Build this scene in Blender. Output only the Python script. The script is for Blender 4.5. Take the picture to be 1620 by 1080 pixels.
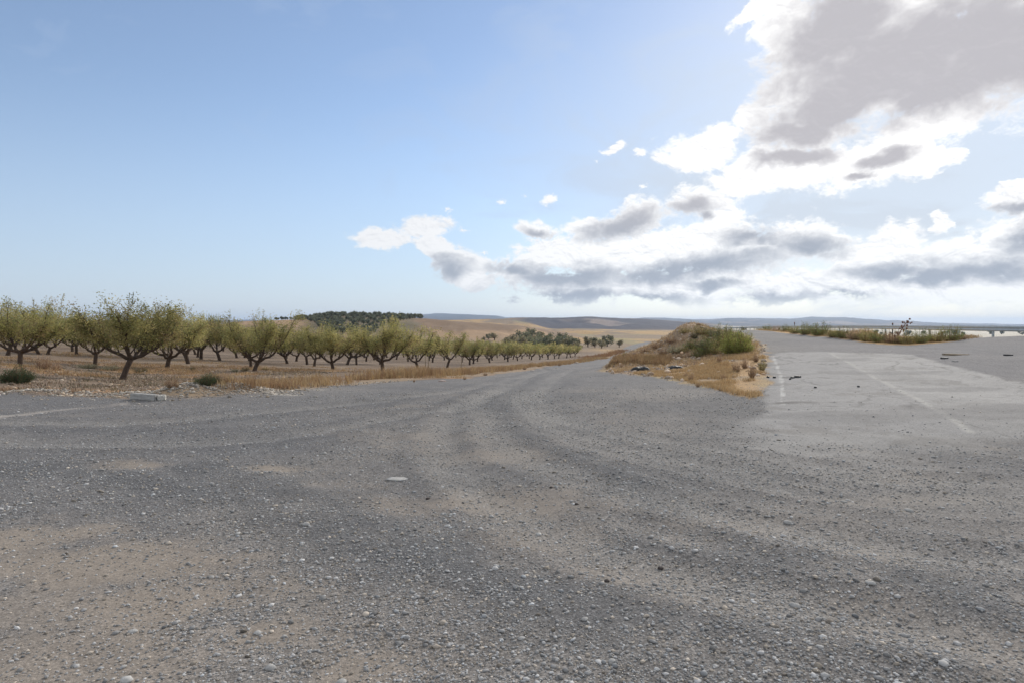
import bpy, math, random
import numpy as np
from mathutils import Vector
R = math.radians
random.seed(7)
rng = np.random.default_rng(11)
for o in list(bpy.data.objects):
    bpy.data.objects.remove(o)
sc = bpy.context.scene
COL = sc.collection

# ------------------------------------------------------------------ camera
CAM_H, FPX, HZ = 1.7, 1000.0, 513.0
PITCH = math.atan((540 - HZ) / FPX)
cam_d = bpy.data.cameras.new("camera")
cam = bpy.data.objects.new("camera", cam_d)
COL.objects.link(cam)
cam.location = (0, 0, CAM_H)
cam.rotation_euler = (R(90) - PITCH, 0, 0)
cam_d.sensor_width = 36
cam_d.lens = 36 * FPX / 1620
cam_d.clip_start = 0.05
cam_d.clip_end = 60000
sc.camera = cam

# ------------------------------------------------------------------ render settings, sun
sc.view_settings.view_transform = 'Standard'
sc.view_settings.look = 'None'
sc.view_settings.gamma = 1
sc.view_settings.exposure = 0.38
sc.cycles.use_denoising = True
sc.cycles.max_bounces = 6
sc.cycles.diffuse_bounces = 3
sc.cycles.transparent_max_bounces = 8
SUN_AZ, SUN_EL = 31.0, 27.0
sd = bpy.data.lights.new("sun", 'SUN')
sun = bpy.data.objects.new("sun", sd)
COL.objects.link(sun)
sd.energy = 2.6
sd.angle = R(22)
sd.color = (1.0, 0.93, 0.84)
sv = Vector((math.sin(R(SUN_AZ)) * math.cos(R(SUN_EL)), math.cos(R(SUN_AZ)) * math.cos(R(SUN_EL)), math.sin(R(SUN_EL))))
sun.rotation_euler = sv.to_track_quat('Z', 'Y').to_euler()

# ------------------------------------------------------------------ sky (world nodes)
SKY_STRENGTH = 0.118
CLOUD_GAIN = 0.92
world = bpy.data.worlds.new("World")
sc.world = world
world.use_nodes = True
nt = world.node_tree
nt.nodes.clear()
N, L = nt.nodes, nt.links


def nd(tree, typ, ins=None, **kw):
    n = tree.nodes.new(typ)
    for k, v in kw.items():
        setattr(n, k, v)
    for k, v in (ins or {}).items():
        s = n.inputs[k]
        if isinstance(v, bpy.types.NodeSocket):
            tree.links.new(v, s)
        else:
            s.default_value = v
    return n


def mth(tree, op, a, b=0.0, c=0.0, clamp=False):
    n = nd(tree, 'ShaderNodeMath', {0: a, 1: b, 2: c}, operation=op)
    n.use_clamp = clamp
    return n.outputs[0]


def sstep(tree, x, lo, hi):
    n = nd(tree, 'ShaderNodeMapRange', {0: x, 1: lo, 2: hi, 3: 0.0, 4: 1.0}, interpolation_type='SMOOTHSTEP')
    return n.outputs[0]


def mixc(tree, f, a, b, mode='MIX'):
    n = nd(tree, 'ShaderNodeMix', data_type='RGBA', blend_type=mode)
    for i, v in ((0, f), (6, a), (7, b)):
        if isinstance(v, bpy.types.NodeSocket):
            tree.links.new(v, n.inputs[i])
        else:
            n.inputs[i].default_value = v
    return n.outputs[2]


tc = nd(nt, 'ShaderNodeTexCoord')
sep = nd(nt, 'ShaderNodeSeparateXYZ', {0: tc.outputs['Generated']})
az = mth(nt, 'MULTIPLY', mth(nt, 'ARCTAN2', sep.outputs[0], sep.outputs[1]), 180 / math.pi)
el = mth(nt, 'MULTIPLY', mth(nt, 'ARCSINE', sep.outputs[2]), 180 / math.pi)
ae = nd(nt, 'ShaderNodeCombineXYZ', {0: az, 1: el, 2: 0.0}).outputs[0]


def noise(vec, scale, detail, rough, stretch=(1, 1, 1), off=(0, 0, 0), dist=0.0):
    m = nd(nt, 'ShaderNodeMapping', {0: vec, 'Location': off, 'Scale': stretch})
    return nd(nt, 'ShaderNodeTexNoise', {0: m.outputs[0], 'Scale': scale, 'Detail': detail, 'Roughness': rough, 'Distortion': dist},
              noise_dimensions='3D')


w1 = noise(ae, 0.16, 3, .5, (1, 1.7, 1))
w2 = noise(ae, 0.7, 5, .6, (1, 1.4, 1), (9, 3, 2))
wv = nd(nt, 'ShaderNodeVectorMath', {0: w1.outputs['Color'], 1: (.5, .5, .5)}, operation='SUBTRACT').outputs[0]
wv = nd(nt, 'ShaderNodeVectorMath', {0: wv, 1: (5.0, 3.0, 0)}, operation='MULTIPLY').outputs[0]
wv2 = nd(nt, 'ShaderNodeVectorMath', {0: w2.outputs['Color'], 1: (.5, .5, .5)}, operation='SUBTRACT').outputs[0]
wv2 = nd(nt, 'ShaderNodeVectorMath', {0: wv2, 1: (2.4, 1.6, 0)}, operation='MULTIPLY').outputs[0]
wsum = nd(nt, 'ShaderNodeVectorMath', {0: wv, 1: wv2}, operation='ADD').outputs[0]
pw = nd(nt, 'ShaderNodeVectorMath', {0: ae, 1: wsum}, operation='ADD').outputs[0]
pw_small = nd(nt, 'ShaderNodeVectorMath', {0: ae, 1: nd(nt, 'ShaderNodeVectorMath', {0: wv2, 1: (.8, .8, 0)}, operation='MULTIPLY').outputs[0]}, operation='ADD').outputs[0]

w3 = noise(ae, 3.2, 6, .62, (1, 1.2, 1), (2, 8, 3))
wv3 = nd(nt, 'ShaderNodeVectorMath', {0: w3.outputs['Color'], 1: (.5, .5, .5)}, operation='SUBTRACT').outputs[0]
pw_tiny = nd(nt, 'ShaderNodeVectorMath', {0: ae, 1: nd(nt, 'ShaderNodeVectorMath', {0: wv3, 1: (1.3, .8, 0)}, operation='MULTIPLY').outputs[0]}, operation='ADD').outputs[0]


def px_ang(u, v):
    a = math.atan((u - 810) / FPX)
    return math.degrees(a), math.degrees(math.atan((HZ - v) / FPX * math.cos(a)))


def blobs(vec, lst, k):
    cur = None
    for b in lst:
        u, v, ru, rv = b[:4]
        rot = b[4] if len(b) > 4 else 0
        a0, e0 = px_ang(u, v)
        a1, _ = px_ang(u + ru / 2, v)
        a2, _ = px_ang(u - ru / 2, v)
        _, e1 = px_ang(u, v - rv / 2)
        _, e2 = px_ang(u, v + rv / 2)
        m = nd(nt, 'ShaderNodeMapping', {0: vec, 'Location': (a0, e0, 0), 'Rotation': (0, 0, R(rot)),
                                         'Scale': ((a1 - a2) * k, (e1 - e2) * k, 1)}, vector_type='TEXTURE')
        g = nd(nt, 'ShaderNodeTexGradient', {0: m.outputs[0]}, gradient_type='SPHERICAL').outputs[1]
        cur = g if cur is None else mth(nt, 'MAXIMUM', cur, g)
    return cur


WHITE = [(1400, 60, 230, 110), (1560, 90, 170, 120), (1300, 140, 120, 95), (1280, 205, 95, 50), (1420, 130, 200, 90),
         (1235, 50, 50, 60), (1590, 20, 120, 80), (1185, 28, 45, 18, 25), (1480, 190, 130, 45, 20), (1200, 185, 30, 20),
         (1100, 240, 75, 38), (1230, 272, 150, 42), (1350, 265, 130, 45), (1430, 262, 70, 28), (1150, 212, 34, 20),
         (1100, 322, 70, 34), (1000, 345, 80, 28, 15), (850, 365, 45, 18), (930, 358, 55, 22), (1140, 350, 45, 28),
         (870, 400, 60, 32), (820, 432, 60, 30), (950, 410, 110, 45), (1050, 400, 120, 50), (1150, 400, 140, 50),
         (1280, 380, 80, 48), (1400, 405, 120, 58), (1510, 420, 120, 52), (1600, 390, 80, 75), (1610, 310, 55, 30),
         (940, 455, 170, 30), (1100, 452, 180, 34), (1300, 455, 200, 34), (1500, 460, 190, 34), (1490, 350, 25, 22),
         (1650, 450, 120, 60), (1750, 130, 190, 130), (1800, 400, 200, 90), (1700, 10, 200, 90)]
LEFTC = [(610, 379, 58, 17), (672, 362, 52, 18, 6), (690, 392, 48, 22, -25), (728, 424, 48, 34, -20), (752, 447, 30, 18),
         (967, 241, 20, 9, 20)]
TINY = [(868, 318, 14, 9, 20), (793, 321, 10, 5), (708, 333, 8, 6), (944, 258, 6, 6), (1012, 243, 12, 8),
        (1017, 297, 8, 5), (735, 366, 12, 3), (768, 400, 5, 4), (831, 313, 6, 4)]
DARK = [(1420, 95, 190, 70), (1570, 95, 120, 75), (1310, 175, 80, 50, 10), (1270, 212, 60, 24), (1330, 60, 90, 65), (1480, 150, 110, 35, 18), (1500, 60, 150, 60), (1380, 130, 130, 50), (1640, 60, 120, 70),
        (1255, 254, 62, 14), (1390, 258, 40, 12), (1355, 282, 22, 7), (1700, 90, 120, 80),
        (985, 353, 72, 20, 14), (1092, 330, 46, 18), (850, 369, 28, 9), (1115, 345, 20, 12),
        (1285, 388, 56, 26), (1190, 380, 60, 14), (1080, 428, 170, 22, 5), (900, 442, 110, 22), (815, 428, 42, 14),
        (900, 468, 140, 13), (1130, 452, 50, 9), (1230, 472, 80, 11), (1400, 432, 80, 20), (1560, 425, 120, 22),
        (1480, 440, 90, 14), (1605, 322, 42, 12), (1625, 375, 45, 34), (1030, 470, 80, 8), (1340, 470, 60, 7), (705, 428, 34, 26)]
fb = noise(ae, .34, 13, .62, (1, 1.5, 1), (3, 1, 5), .35).outputs[0]
fb_l = noise(ae, .34, 6, .58, (1, 1.5, 1), (3, 1, 5), .35).outputs[0]
fb_s = noise(ae, .34, 6, .58, (1, 1.5, 1), (3 + .06, 1 + .20, 5), .35).outputs[0]
fine = noise(ae, 1.5, 9, .64, (1, 1.3, 1), (1, 7, 5), .3).outputs[0]
wh = mth(nt, 'MAXIMUM', blobs(pw, WHITE, 1.24), blobs(pw_small, LEFTC, 1.40))
tiny = mth(nt, 'MULTIPLY', blobs(pw_tiny, TINY, 1.3), .50)
wh = mth(nt, 'MAXIMUM', wh, tiny)
dens = mth(nt, 'ADD', wh, mth(nt, 'MULTIPLY', mth(nt, 'SUBTRACT', fb, .5), 1.25))
dens = mth(nt, 'ADD', dens, mth(nt, 'MULTIPLY', mth(nt, 'SUBTRACT', fine, .5), .55))
dens = mth(nt, 'MULTIPLY', dens, sstep(nt, wh, 0.0, 0.14))
alpha = sstep(nt, dens, mth(nt, 'ADD', .12, mth(nt, 'MULTIPLY', sstep(nt, el, 12.0, 4.0), .10)), .50)
alpha = mth(nt, 'MULTIPLY', alpha, mth(nt, 'SUBTRACT', 1.0, mth(nt, 'MULTIPLY', sstep(nt, el, 2.6, .9), .8)))
dk = blobs(nd(nt, 'ShaderNodeVectorMath', {0: ae, 1: nd(nt, 'ShaderNodeVectorMath', {0: wsum, 1: (.8, .8, 0)}, operation='MULTIPLY').outputs[0]}, operation='ADD').outputs[0], DARK, 1.75)
dkd = mth(nt, 'ADD', dk, mth(nt, 'MULTIPLY', mth(nt, 'SUBTRACT', fb, .5), .95))
dkd = mth(nt, 'ADD', dkd, mth(nt, 'MULTIPLY', mth(nt, 'SUBTRACT', fine, .5), .22))
darkf = sstep(nt, mth(nt, 'ADD', dkd, mth(nt, 'MULTIPLY', sstep(nt, el, 9.0, 15.0), .16)), .14, .92)
relief = mth(nt, 'MULTIPLY', mth(nt, 'SUBTRACT', fb_s, fb_l), 5.5)
relief = nd(nt, 'ShaderNodeClamp', {0: relief, 1: -.35, 2: .75}).outputs[0]
shade = mth(nt, 'ADD', mth(nt, 'MULTIPLY', darkf, 1.0), mth(nt, 'MULTIPLY', relief, mth(nt, 'SUBTRACT', .60, mth(nt, 'MULTIPLY', darkf, .50))))
shade = nd(nt, 'ShaderNodeClamp', {0: shade, 1: 0.0, 2: 1.0}).outputs[0]
greyhi = (0.465, 0.45, 0.475, 1)
greylo = (0.34, 0.375, 0.44, 1)
grey = mixc(nt, sstep(nt, el, 5.0, 13.0), greylo, greyhi)
white = mixc(nt, sstep(nt, az, -14.0, 16.0), (.78, .79, .81, 1), (.93, .93, .93, 1))
white = mixc(nt, mth(nt, 'MULTIPLY', sstep(nt, az, 12.0, 30.0), sstep(nt, el, 6.0, 14.0)), white, (1.02, 1.01, 1.0, 1))
ccol = mixc(nt, shade, white, grey)
# broken cloud cover added out of view, behind and overhead, as neutral fill
azabs = mth(nt, 'ABSOLUTE', az)
fill_mask = mth(nt, 'MAXIMUM', sstep(nt, azabs, 48.0, 72.0), sstep(nt, el, 34.0, 52.0))
rb = noise(tc.outputs['Generated'], 2.4, 9, .58, (1, 1, 1.6), (2, 5, 1), .2).outputs[0]
ralpha = mth(nt, 'MULTIPLY', sstep(nt, rb, .40, .56), fill_mask)
rcol = mixc(nt, sstep(nt, rb, .50, .72), (.86, .86, .86, 1), (.55, .55, .57, 1))
ccol = mixc(nt, fill_mask, ccol, rcol)
alpha = mth(nt, 'MAXIMUM', mth(nt, 'MULTIPLY', alpha, mth(nt, 'SUBTRACT', 1.0, fill_mask)), ralpha)
ccol = nd(nt, 'ShaderNodeVectorMath', {0: ccol, 3: CLOUD_GAIN}, operation='SCALE').outputs[0]
sky = nd(nt, 'ShaderNodeTexSky', sky_type='NISHITA')
sky.sun_disc = False
sky.sun_elevation = R(SUN_EL)
sky.sun_rotation = R(SUN_AZ)
sky.altitude = 600
sky.air_density = 1.0
sky.dust_density = 0.25
sky.ozone_density = 1.6
skyc = nd(nt, 'ShaderNodeVectorMath', {0: sky.outputs[0], 1: (SKY_STRENGTH * 1.0, SKY_STRENGTH * .96, SKY_STRENGTH * .955)}, operation='MULTIPLY').outputs[0]
# thin high veil around the hidden sun and along the horizon
vx = mth(nt, 'DIVIDE', mth(nt, 'SUBTRACT', az, 30.0), 44.0)
vy = mth(nt, 'DIVIDE', mth(nt, 'SUBTRACT', el, 10.0), 22.0)
vd = mth(nt, 'SQRT', mth(nt, 'ADD', mth(nt, 'MULTIPLY', vx, vx), mth(nt, 'MULTIPLY', vy, vy)))
veil = mth(nt, 'MULTIPLY', sstep(nt, vd, 1.25, 0.0), .92)
wisp = noise(ae, .10, 6, .6, (1, 2.2, 1), (4, 4, 1), .8).outputs[0]
veil = mth(nt, 'ADD', veil, mth(nt, 'MULTIPLY', sstep(nt, wisp, .42, .70), .24), clamp=True)
hz = mth(nt, 'ADD', mth(nt, 'MULTIPLY', sstep(nt, el, 20.0, -1.0), .62), .10)
veil = mth(nt, 'MAXIMUM', veil, hz)
vcol = mixc(nt, sstep(nt, az, -12.0, 24.0), (.40, .49, .65, 1), (.575, .64, .725, 1))
vcol = mixc(nt, mth(nt, 'MULTIPLY', sstep(nt, az, -6.0, 18.0), sstep(nt, el, 9.0, 1.0)), vcol, (.74, .775, .79, 1))
vcol = nd(nt, 'ShaderNodeVectorMath', {0: vcol, 3: CLOUD_GAIN}, operation='SCALE').outputs[0]
skyv = mixc(nt, veil, skyc, vcol)
final = mixc(nt, alpha, skyv, ccol)
bg = nd(nt, 'ShaderNodeBackground', {0: final, 1: 1.0})
nd(nt, 'ShaderNodeOutputWorld', {0: bg.outputs[0]})

# ------------------------------------------------------------------ numpy noise
_perm = np.random.default_rng(5).random((256, 256))


def vnoise(x, y):
    xi = np.floor(x).astype(np.int64)
    yi = np.floor(y).astype(np.int64)
    fx, fy = x - xi, y - yi
    fx = fx * fx * (3 - 2 * fx)
    fy = fy * fy * (3 - 2 * fy)
    a = _perm[xi & 255, yi & 255]
    b = _perm[(xi + 1) & 255, yi & 255]
    c = _perm[xi & 255, (yi + 1) & 255]
    d = _perm[(xi + 1) & 255, (yi + 1) & 255]
    return (a * (1 - fx) + b * fx) * (1 - fy) + (c * (1 - fx) + d * fx) * fy


def fbm(x, y, o=5, g=.5, off=0.0):
    s, amp, tot = 0, 1.0, 0
    c, q = math.cos(.6), math.sin(.6)
    x = x + off * 17.3
    y = y - off * 9.1
    for _ in range(o):
        s = s + amp * vnoise(x, y)
        tot += amp
        amp *= g
        x, y = (x * c - y * q) * 2.03 + 5.1, (x * q + y * c) * 2.03 + 1.7
    return s / tot


def sms(x, a, b):
    t = np.clip((x - a) / (b - a), 0, 1)
    return t * t * (3 - 2 * t)


# ------------------------------------------------------------------ terrain height
TD = [1, 8, 15, 20, 25, 33, 40, 50, 60, 75, 110, 160, 225, 400, 800]
TU = {
    -400: [0, 0, -.1, -.2, -.25, -.3, -.3, -.35, -.4, -.4, -.5, -.6, -.8, -1, -1],
    0: [0, 0, 0, -.1, -.25, -.35, -.4, -.45, -.5, -.6, -.8, -.9, -1, -1.5, -2],
    200: [0, 0, 0, -.25, -.55, -.9, -1, -1.1, -1.2, -1.5, -1.8, -2.1, -2.4, -3, -3],
    400: [0, 0, -.05, -.25, -.55, -.95, -1.26, -1.55, -1.8, -2.2, -3, -3.6, -4.4, -4, -3],
    600: [0, 0, -.03, -.25, -.5, -.9, -1.3, -1.9, -2.5, -2.95, -4.1, -5.2, -6, -6, -5],
    750: [0, 0, -.03, -.2, -.45, -.95, -1.3, -1.9, -2.5, -3.1, -4.6, -6, -7, -7, -6],
    850: [0, 0, -.03, -.2, -.4, -.85, -1.3, -1.8, -2.2, -3, -4.5, -6.7, -7.3, -7.5, -7],
    950: [0, 0, -.03, -.12, -.25, -.6, -1.1, -1.6, -2.1, -2.8, -4.3, -6.7, -7.3, -7.5, -7],
    1000: [0, 0, 0, -.1, -.17, -.5, -1, -1.6, -2.1, -2.8, -4.3, -6.3, -7.3, -7.6, -7],
    1050: [0, 0, 0, -.05, -.1, -.35, -.9, -1.5, -2, -2.8, -4.2, -6, -7.3, -7.6, -7],
    1100: [0, 0, 0, 0, .05, .1, -.2, -.6, -1, -1.8, -3, -5, -7, -7.6, -7],
    1150: [0, 0, 0, .1, .3, .5, .7, .9, 1.0, 1.0, .55, -.5, -5, -8, -9],
    1200: [0, 0, 0, .2, .45, .7, .88, 1.05, 1.12, 1.05, .5, 0, -4, -9, -10],
    1300: [0, 0, .03, .25, .5, .75, .92, 1.02, .98, .8, -1.5, -5, -8, -11, -13],
    1400: [0, 0, .07, .3, .55, .8, .93, .82, .5, -.8, -4, -7, -10, -13, -14],
    1620: [0, 0, .15, .45, .75, 1.1, .75, .4, -.5, -2, -6, -9, -11, -13, -14],
    2000: [0, 0, .2, .5, .8, 1.1, .7, .3, -.6, -2, -6, -9, -11, -13, -14]}
_us = sorted(TU)
_lt = np.array([math.log(d) for d in TD])
GU = np.linspace(-400, 2000, 481)
GL = np.linspace(0, math.log(800), 401)
_tab = np.array([np.interp(GL, _lt, TU[u]) for u in _us])
_tab = np.array([np.interp(GU, _us, _tab[:, j]) for j in range(len(GL))]).T


def blur(a, n, axis):
    k = np.exp(-np.linspace(-2, 2, 2 * n + 1) ** 2)
    k /= k.sum()
    pad = [(0, 0), (0, 0)]
    pad[axis] = (n, n)
    return np.apply_along_axis(lambda r: np.convolve(r, k, 'valid'), axis, np.pad(a, pad, mode='edge'))


_tab = blur(blur(_tab, 4, 0), 4, 1)


def lookup(u, l):
    fu = np.clip((u + 400) / 2400 * 480, 0, 479.999)
    fl = np.clip(l / math.log(800) * 400, 0, 399.999)
    i, j = fu.astype(int), fl.astype(int)
    a, b = fu - i, fl - j
    return (_tab[i, j] * (1 - a) + _tab[i + 1, j] * a) * (1 - b) + (_tab[i, j + 1] * (1 - a) + _tab[i + 1, j + 1] * a) * b


RIDGES = [  # centre distance, front width, back width (in ln distance), skyline as (u, v)
    (450, .30, .5, [(330, 516), (380, 510), (440, 507), (480, 506), (500, 503.5), (520, 501.5), (545, 500.5), (600, 501), (640, 504), (655, 503.5), (700, 508), (760, 511.5),
                    (820, 516), (860, 522), (900, 530), (940, 536)]),
    (1150, .30, .4, [(560, 516), (640, 510), (700, 507.5), (740, 505.5), (790, 504.5), (815, 507), (838, 511.5), (856, 517), (880, 522), (900, 524)]),
    (1850, .36, .4, [(740, 514), (770, 510), (800, 505), (835, 503.5), (860, 502.5), (925, 501.5), (960, 503), (1000, 504), (1040, 506), (1080, 509),
                     (1120, 513), (1170, 518)]),
    (8000, .45, .4, [(-400, 508), (200, 509), (560, 506), (630, 500.5), (650, 498), (665, 499.5), (690, 498.5), (740, 498.5), (785, 500.5), (800, 504),
                     (850, 504), (990, 505), (1020, 503), (1050, 503), (1085, 505), (1120, 507), (1150, 504.5), (1200, 503.5), (1250, 505), (1285, 502.5),
                     (1340, 503.5), (1380, 506), (1400, 508), (1420, 507), (1450, 509), (1490, 511.5), (1540, 512.5), (1620, 514.5), (1700, 515), (2400, 512)]),
]
MOUND = [(950, 592), (970, 572), (1010, 555), (1040, 543), (1060, 531), (1075, 521), (1092, 515), (1110, 517), (1135, 523), (1160, 530), (1180, 538), (1205, 552)]
BERMS = [  # small heaps of gravel: u, distance, height, radius
    (1345, 37.5, .32, 1.5), (1322, 41, .30, 1.6), (1385, 35, .22, 1.2), (1300, 44, .3, 2.0), (1375, 36, .25, 1.0),
    (270, 15.2, .12, .7), (300, 15.6, .14, .8), (345, 15.7, .16, .8), (380, 15.9, .13, .7), (415, 16.4, .08, .6), (60, 16.0, .10, .8), (215, 15.6, .08, .6)]


RUT = []


def height(x, y, micro=True):
    x = np.asarray(x, float)
    y = np.asarray(y, float)
    r = np.sqrt(x * x + y * y) + 1e-6
    yy = np.maximum(y, 1e-3)
    u = np.where(y > 0, 810 + FPX * x / np.maximum(yy, np.abs(x) * .55), np.where(x < 0, -400, 2000))
    u = np.clip(u, -400, 2000)
    d = r * np.cos(np.arctan((u - 810) / FPX))
    l = np.log(np.maximum(d, 1.0))
    z = lookup(u, l)
    back = sms(-y / r, -.35, .25)
    z = z * (1 - back) + back * (-.0 - 1.2 * sms(r, 20, 200) - 6 * sms(r, 200, 1500))
    z = z + (fbm(x / 90, y / 90, 4, off=1) - .5) * 5 * sms(r, 180, 700) + (fbm(x / 700, y / 700, 4, off=2) - .5) * 16 * sms(r, 1500, 3500)
    for d0, wf, wb, pr in RIDGES:
        zr = np.interp(u, [p[0] for p in pr], [CAM_H + (HZ - p[1]) / FPX * d0 for p in pr])
        k = np.log(d / d0)
        zr = zr + (fbm(x / (d0 * .06), y / (d0 * .06), 4, off=3) - .5) * d0 * .005
        g = np.exp(-(k / np.where(k < 0, wf, wb)) ** 2)
        edge = sms(u, pr[0][0] - 60, pr[0][0] + 10) * (1 - sms(u, pr[-1][0] - 10, pr[-1][0] + 60)) if pr[0][0] > -300 else 1.0
        # erosion gullies on the flanks
        gl = (np.abs(fbm(x / (d0 * .035), y / (d0 * .09), 3, off=6) - .5)) * d0 * .022 * (1 - g) * g * 2
        z = z + np.maximum(zr - z, 0) * g * edge * (1 - back) - gl * edge * (1 - back)
    k = np.log(d / 33.0)
    zr = np.interp(u, [p[0] for p in MOUND], [CAM_H + (HZ - p[1]) / FPX * 33 for p in MOUND])
    g = np.exp(-(k / np.where(k < 0, .11, .26)) ** 2)
    edge = sms(u, 935, 960) * (1 - sms(u, 1195, 1214))
    md = np.maximum(zr - z, 0) * g * edge * (y > 5)
    z = z + md
    z = z + md * (fbm(x * 1.6, y * 1.6, 4, off=4) - .5) * .42
    for bu, bd, bh, br in BERMS:
        bx = (bu - 810) / FPX * bd
        q = ((x - bx) ** 2 + ((y - bd) * .9) ** 2) / br ** 2
        z = z + bh * np.exp(-q * 1.4) * (.75 + .5 * fbm(x * 3, y * 3, 3, off=5))
    if micro:
        near = 1 - sms(r, 40, 120)
        z = z + near * ((fbm(x / 3.2, y / 3.2, 3, off=7) - .5) * .10 + (fbm(x * 1.9, y * 1.9, 3, off=8) - .5) * .035) * sms(r, 2, 9)
        z = z + near * ((fbm(x * 2.5, y * 2.5, 3, off=9) - .5) * .018)
        if RUT:
            fi, fj = np.clip((y - 1) / .1, 0, 408.99), np.clip((x + 20) / .1, 0, 498.99)
            i, j = fi.astype(int), fj.astype(int)
            a, b, G = fi - i, fj - j, RUT[0]
            z = z + ((G[i, j] * (1 - b) + G[i, j + 1] * b) * (1 - a) + (G[i + 1, j] * (1 - b) + G[i + 1, j + 1] * b) * a) * (y > 1)
    return z


def ray(u, v):
    c, s = math.cos(PITCH), math.sin(PITCH)
    y, zz = FPX, 540.0 - v
    return np.array([u - 810.0, y * c + zz * s, -y * s + zz * c]) / FPX


def ground_at(u, v, rmax=900):
    """the point of the terrain seen at a pixel of the photograph"""
    dr = ray(u, v)
    t = np.exp(np.linspace(math.log(2.0), math.log(rmax), 2600))
    zz = CAM_H + dr[2] * t
    h = height(dr[0] * t, dr[1] * t, False)
    hit = np.nonzero(zz <= h)[0]
    i = hit[0] if len(hit) else len(t) - 1
    i = max(i, 1)
    a, b = zz[i - 1] - h[i - 1], h[i] - zz[i]
    tt = t[i - 1] + (t[i] - t[i - 1]) * (a / (a + b) if a + b > 0 else 0)
    return dr[0] * tt, dr[1] * tt


def at(u, d):
    return (u - 810) / FPX * d, float(d)


def hz_(x, y):
    return float(height(np.array([x]), np.array([y]))[0])


def poly_px(pts):
    out = []
    for p in pts:
        if p[0] == 'w':
            out.append((p[1], p[2]))
        elif p[0] == 'd':
            out.append(at(p[1], p[2]))
        else:
            out.append(ground_at(*p))
    return np.array(out)


def sdist_poly(P, x, y):
    """signed distance, positive inside"""
    dmin = np.full(x.shape, 1e9)
    ins = np.zeros(x.shape, bool)
    n = len(P)
    for i in range(n):
        ax, ay = P[i]
        bx, by = P[(i + 1) % n]
        ex, ey = bx - ax, by - ay
        t = np.clip(((x - ax) * ex + (y - ay) * ey) / (ex * ex + ey * ey + 1e-9), 0, 1)
        dmin = np.minimum(dmin, (x - ax - t * ex) ** 2 + (y - ay - t * ey) ** 2)
        if ay != by:
            c = ((ay > y) != (by > y)) & (x < (bx - ax) * (y - ay) / (by - ay) + ax)
            ins ^= c
    d = np.sqrt(dmin)
    return np.where(ins, d, -d)


def dist_line(P, x, y):
    dmin = np.full(x.shape, 1e9)
    for i in range(len(P) - 1):
        ax, ay = P[i]
        bx, by = P[i + 1]
        ex, ey = bx - ax, by - ay
        t = np.clip(((x - ax) * ex + (y - ay) * ey) / (ex * ex + ey * ey + 1e-9), 0, 1)
        dmin = np.minimum(dmin, (x - ax - t * ex) ** 2 + (y - ay - t * ey) ** 2)
    return np.sqrt(dmin)


def smooth_line(P, n=8):
    P = np.array(P)
    out = []
    Q = np.vstack([2 * P[0] - P[1], P, 2 * P[-1] - P[-2]])
    for i in range(1, len(Q) - 2):
        for t in np.linspace(0, 1, n, endpoint=False):
            a, b, c, d = Q[i - 1], Q[i], Q[i + 1], Q[i + 2]
            out.append(.5 * (2 * b + (c - a) * t + (2 * a - 5 * b + 4 * c - d) * t * t + (3 * b - a - 3 * c + d) * t ** 3))
    out.append(P[-1])
    return np.array(out)


LOT = poly_px([('w', -70, 22), ('w', -30, 17), (0, 624), (120, 627), (210, 631), (330, 627), (400, 623), (490, 615), (620, 603), (740, 598), (830, 586),
               ('d', 885, 60), ('d', 925, 80), ('d', 950, 100), ('d', 975, 100), ('d', 965, 70), ('d', 960, 48), (950, 586), (975, 591), (1010, 593), (1060, 600), (1090, 606), (1120, 615),
               (1160, 625), (1200, 633), (1212, 610), ('d', 1214, 26), ('d', 1208, 31), ('d', 1190, 42), ('d', 1165, 60), ('d', 1143, 90), ('d', 1140, 140), ('d', 1160, 140),
               ('d', 1178, 85), ('d', 1200, 62), ('d', 1215, 58), (1250, 527.5), (1270, 529.5), (1300, 532), (1340, 538), (1380, 543), (1440, 546), (1490, 542), (1515, 539.5),
               (1545, 534), ('d', 1560, 36), ('w', 33, 37), ('w', 60, 36), ('w', 90, -60), ('w', -90, -60)])
ASPH = poly_px([(1182, 712), (1195, 680), (1212, 628), (1216, 592), (1218, 564), (1235, 557), (1310, 556), (1330, 557), (1400, 558), (1440, 560), (1480, 572),
                (1540, 586), (1600, 600), (1700, 628), (1760, 670), (1640, 692), (1500, 712), (1380, 724), (1280, 726)])
GOLD = poly_px([(1000, 591), (1060, 598), (1100, 608), (1150, 622), (1198, 632), (1211, 612), (1213, 562), (1190, 556), (1160, 560), (1120, 572), (1075, 586), (1020, 589)])
GOLD2 = poly_px([(962, 583), (1055, 578), ('d', 1062, 29), ('d', 1000, 31), ('d', 975, 36)])
EDGE = smooth_line(poly_px([(340, 622), (400, 616), (490, 609), (620, 599), (740, 592), (830, 581), ('d', 878, 62), ('d', 915, 82), ('d', 940, 105), ('d', 960, 140)]), 6)
ROADC = smooth_line(poly_px([('d', 905, 50), ('d', 940, 75), ('d', 958, 100), ('d', 972, 130), ('d', 985, 170), ('d', 995, 215), ('d', 1004, 260), ('d', 1030, 330)]), 6)
SEAM = smooth_line(poly_px([(1312, 557), (1345, 575), (1400, 605), (1450, 632), (1500, 660), (1540, 685)]), 5)
WLINE = smooth_line(poly_px([(1222, 562), (1230, 580), (1236, 600), (1239, 640)]), 5)
OLD1 = smooth_line(poly_px([(-60, 668), (60, 652), (190, 638)]), 5)
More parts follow.
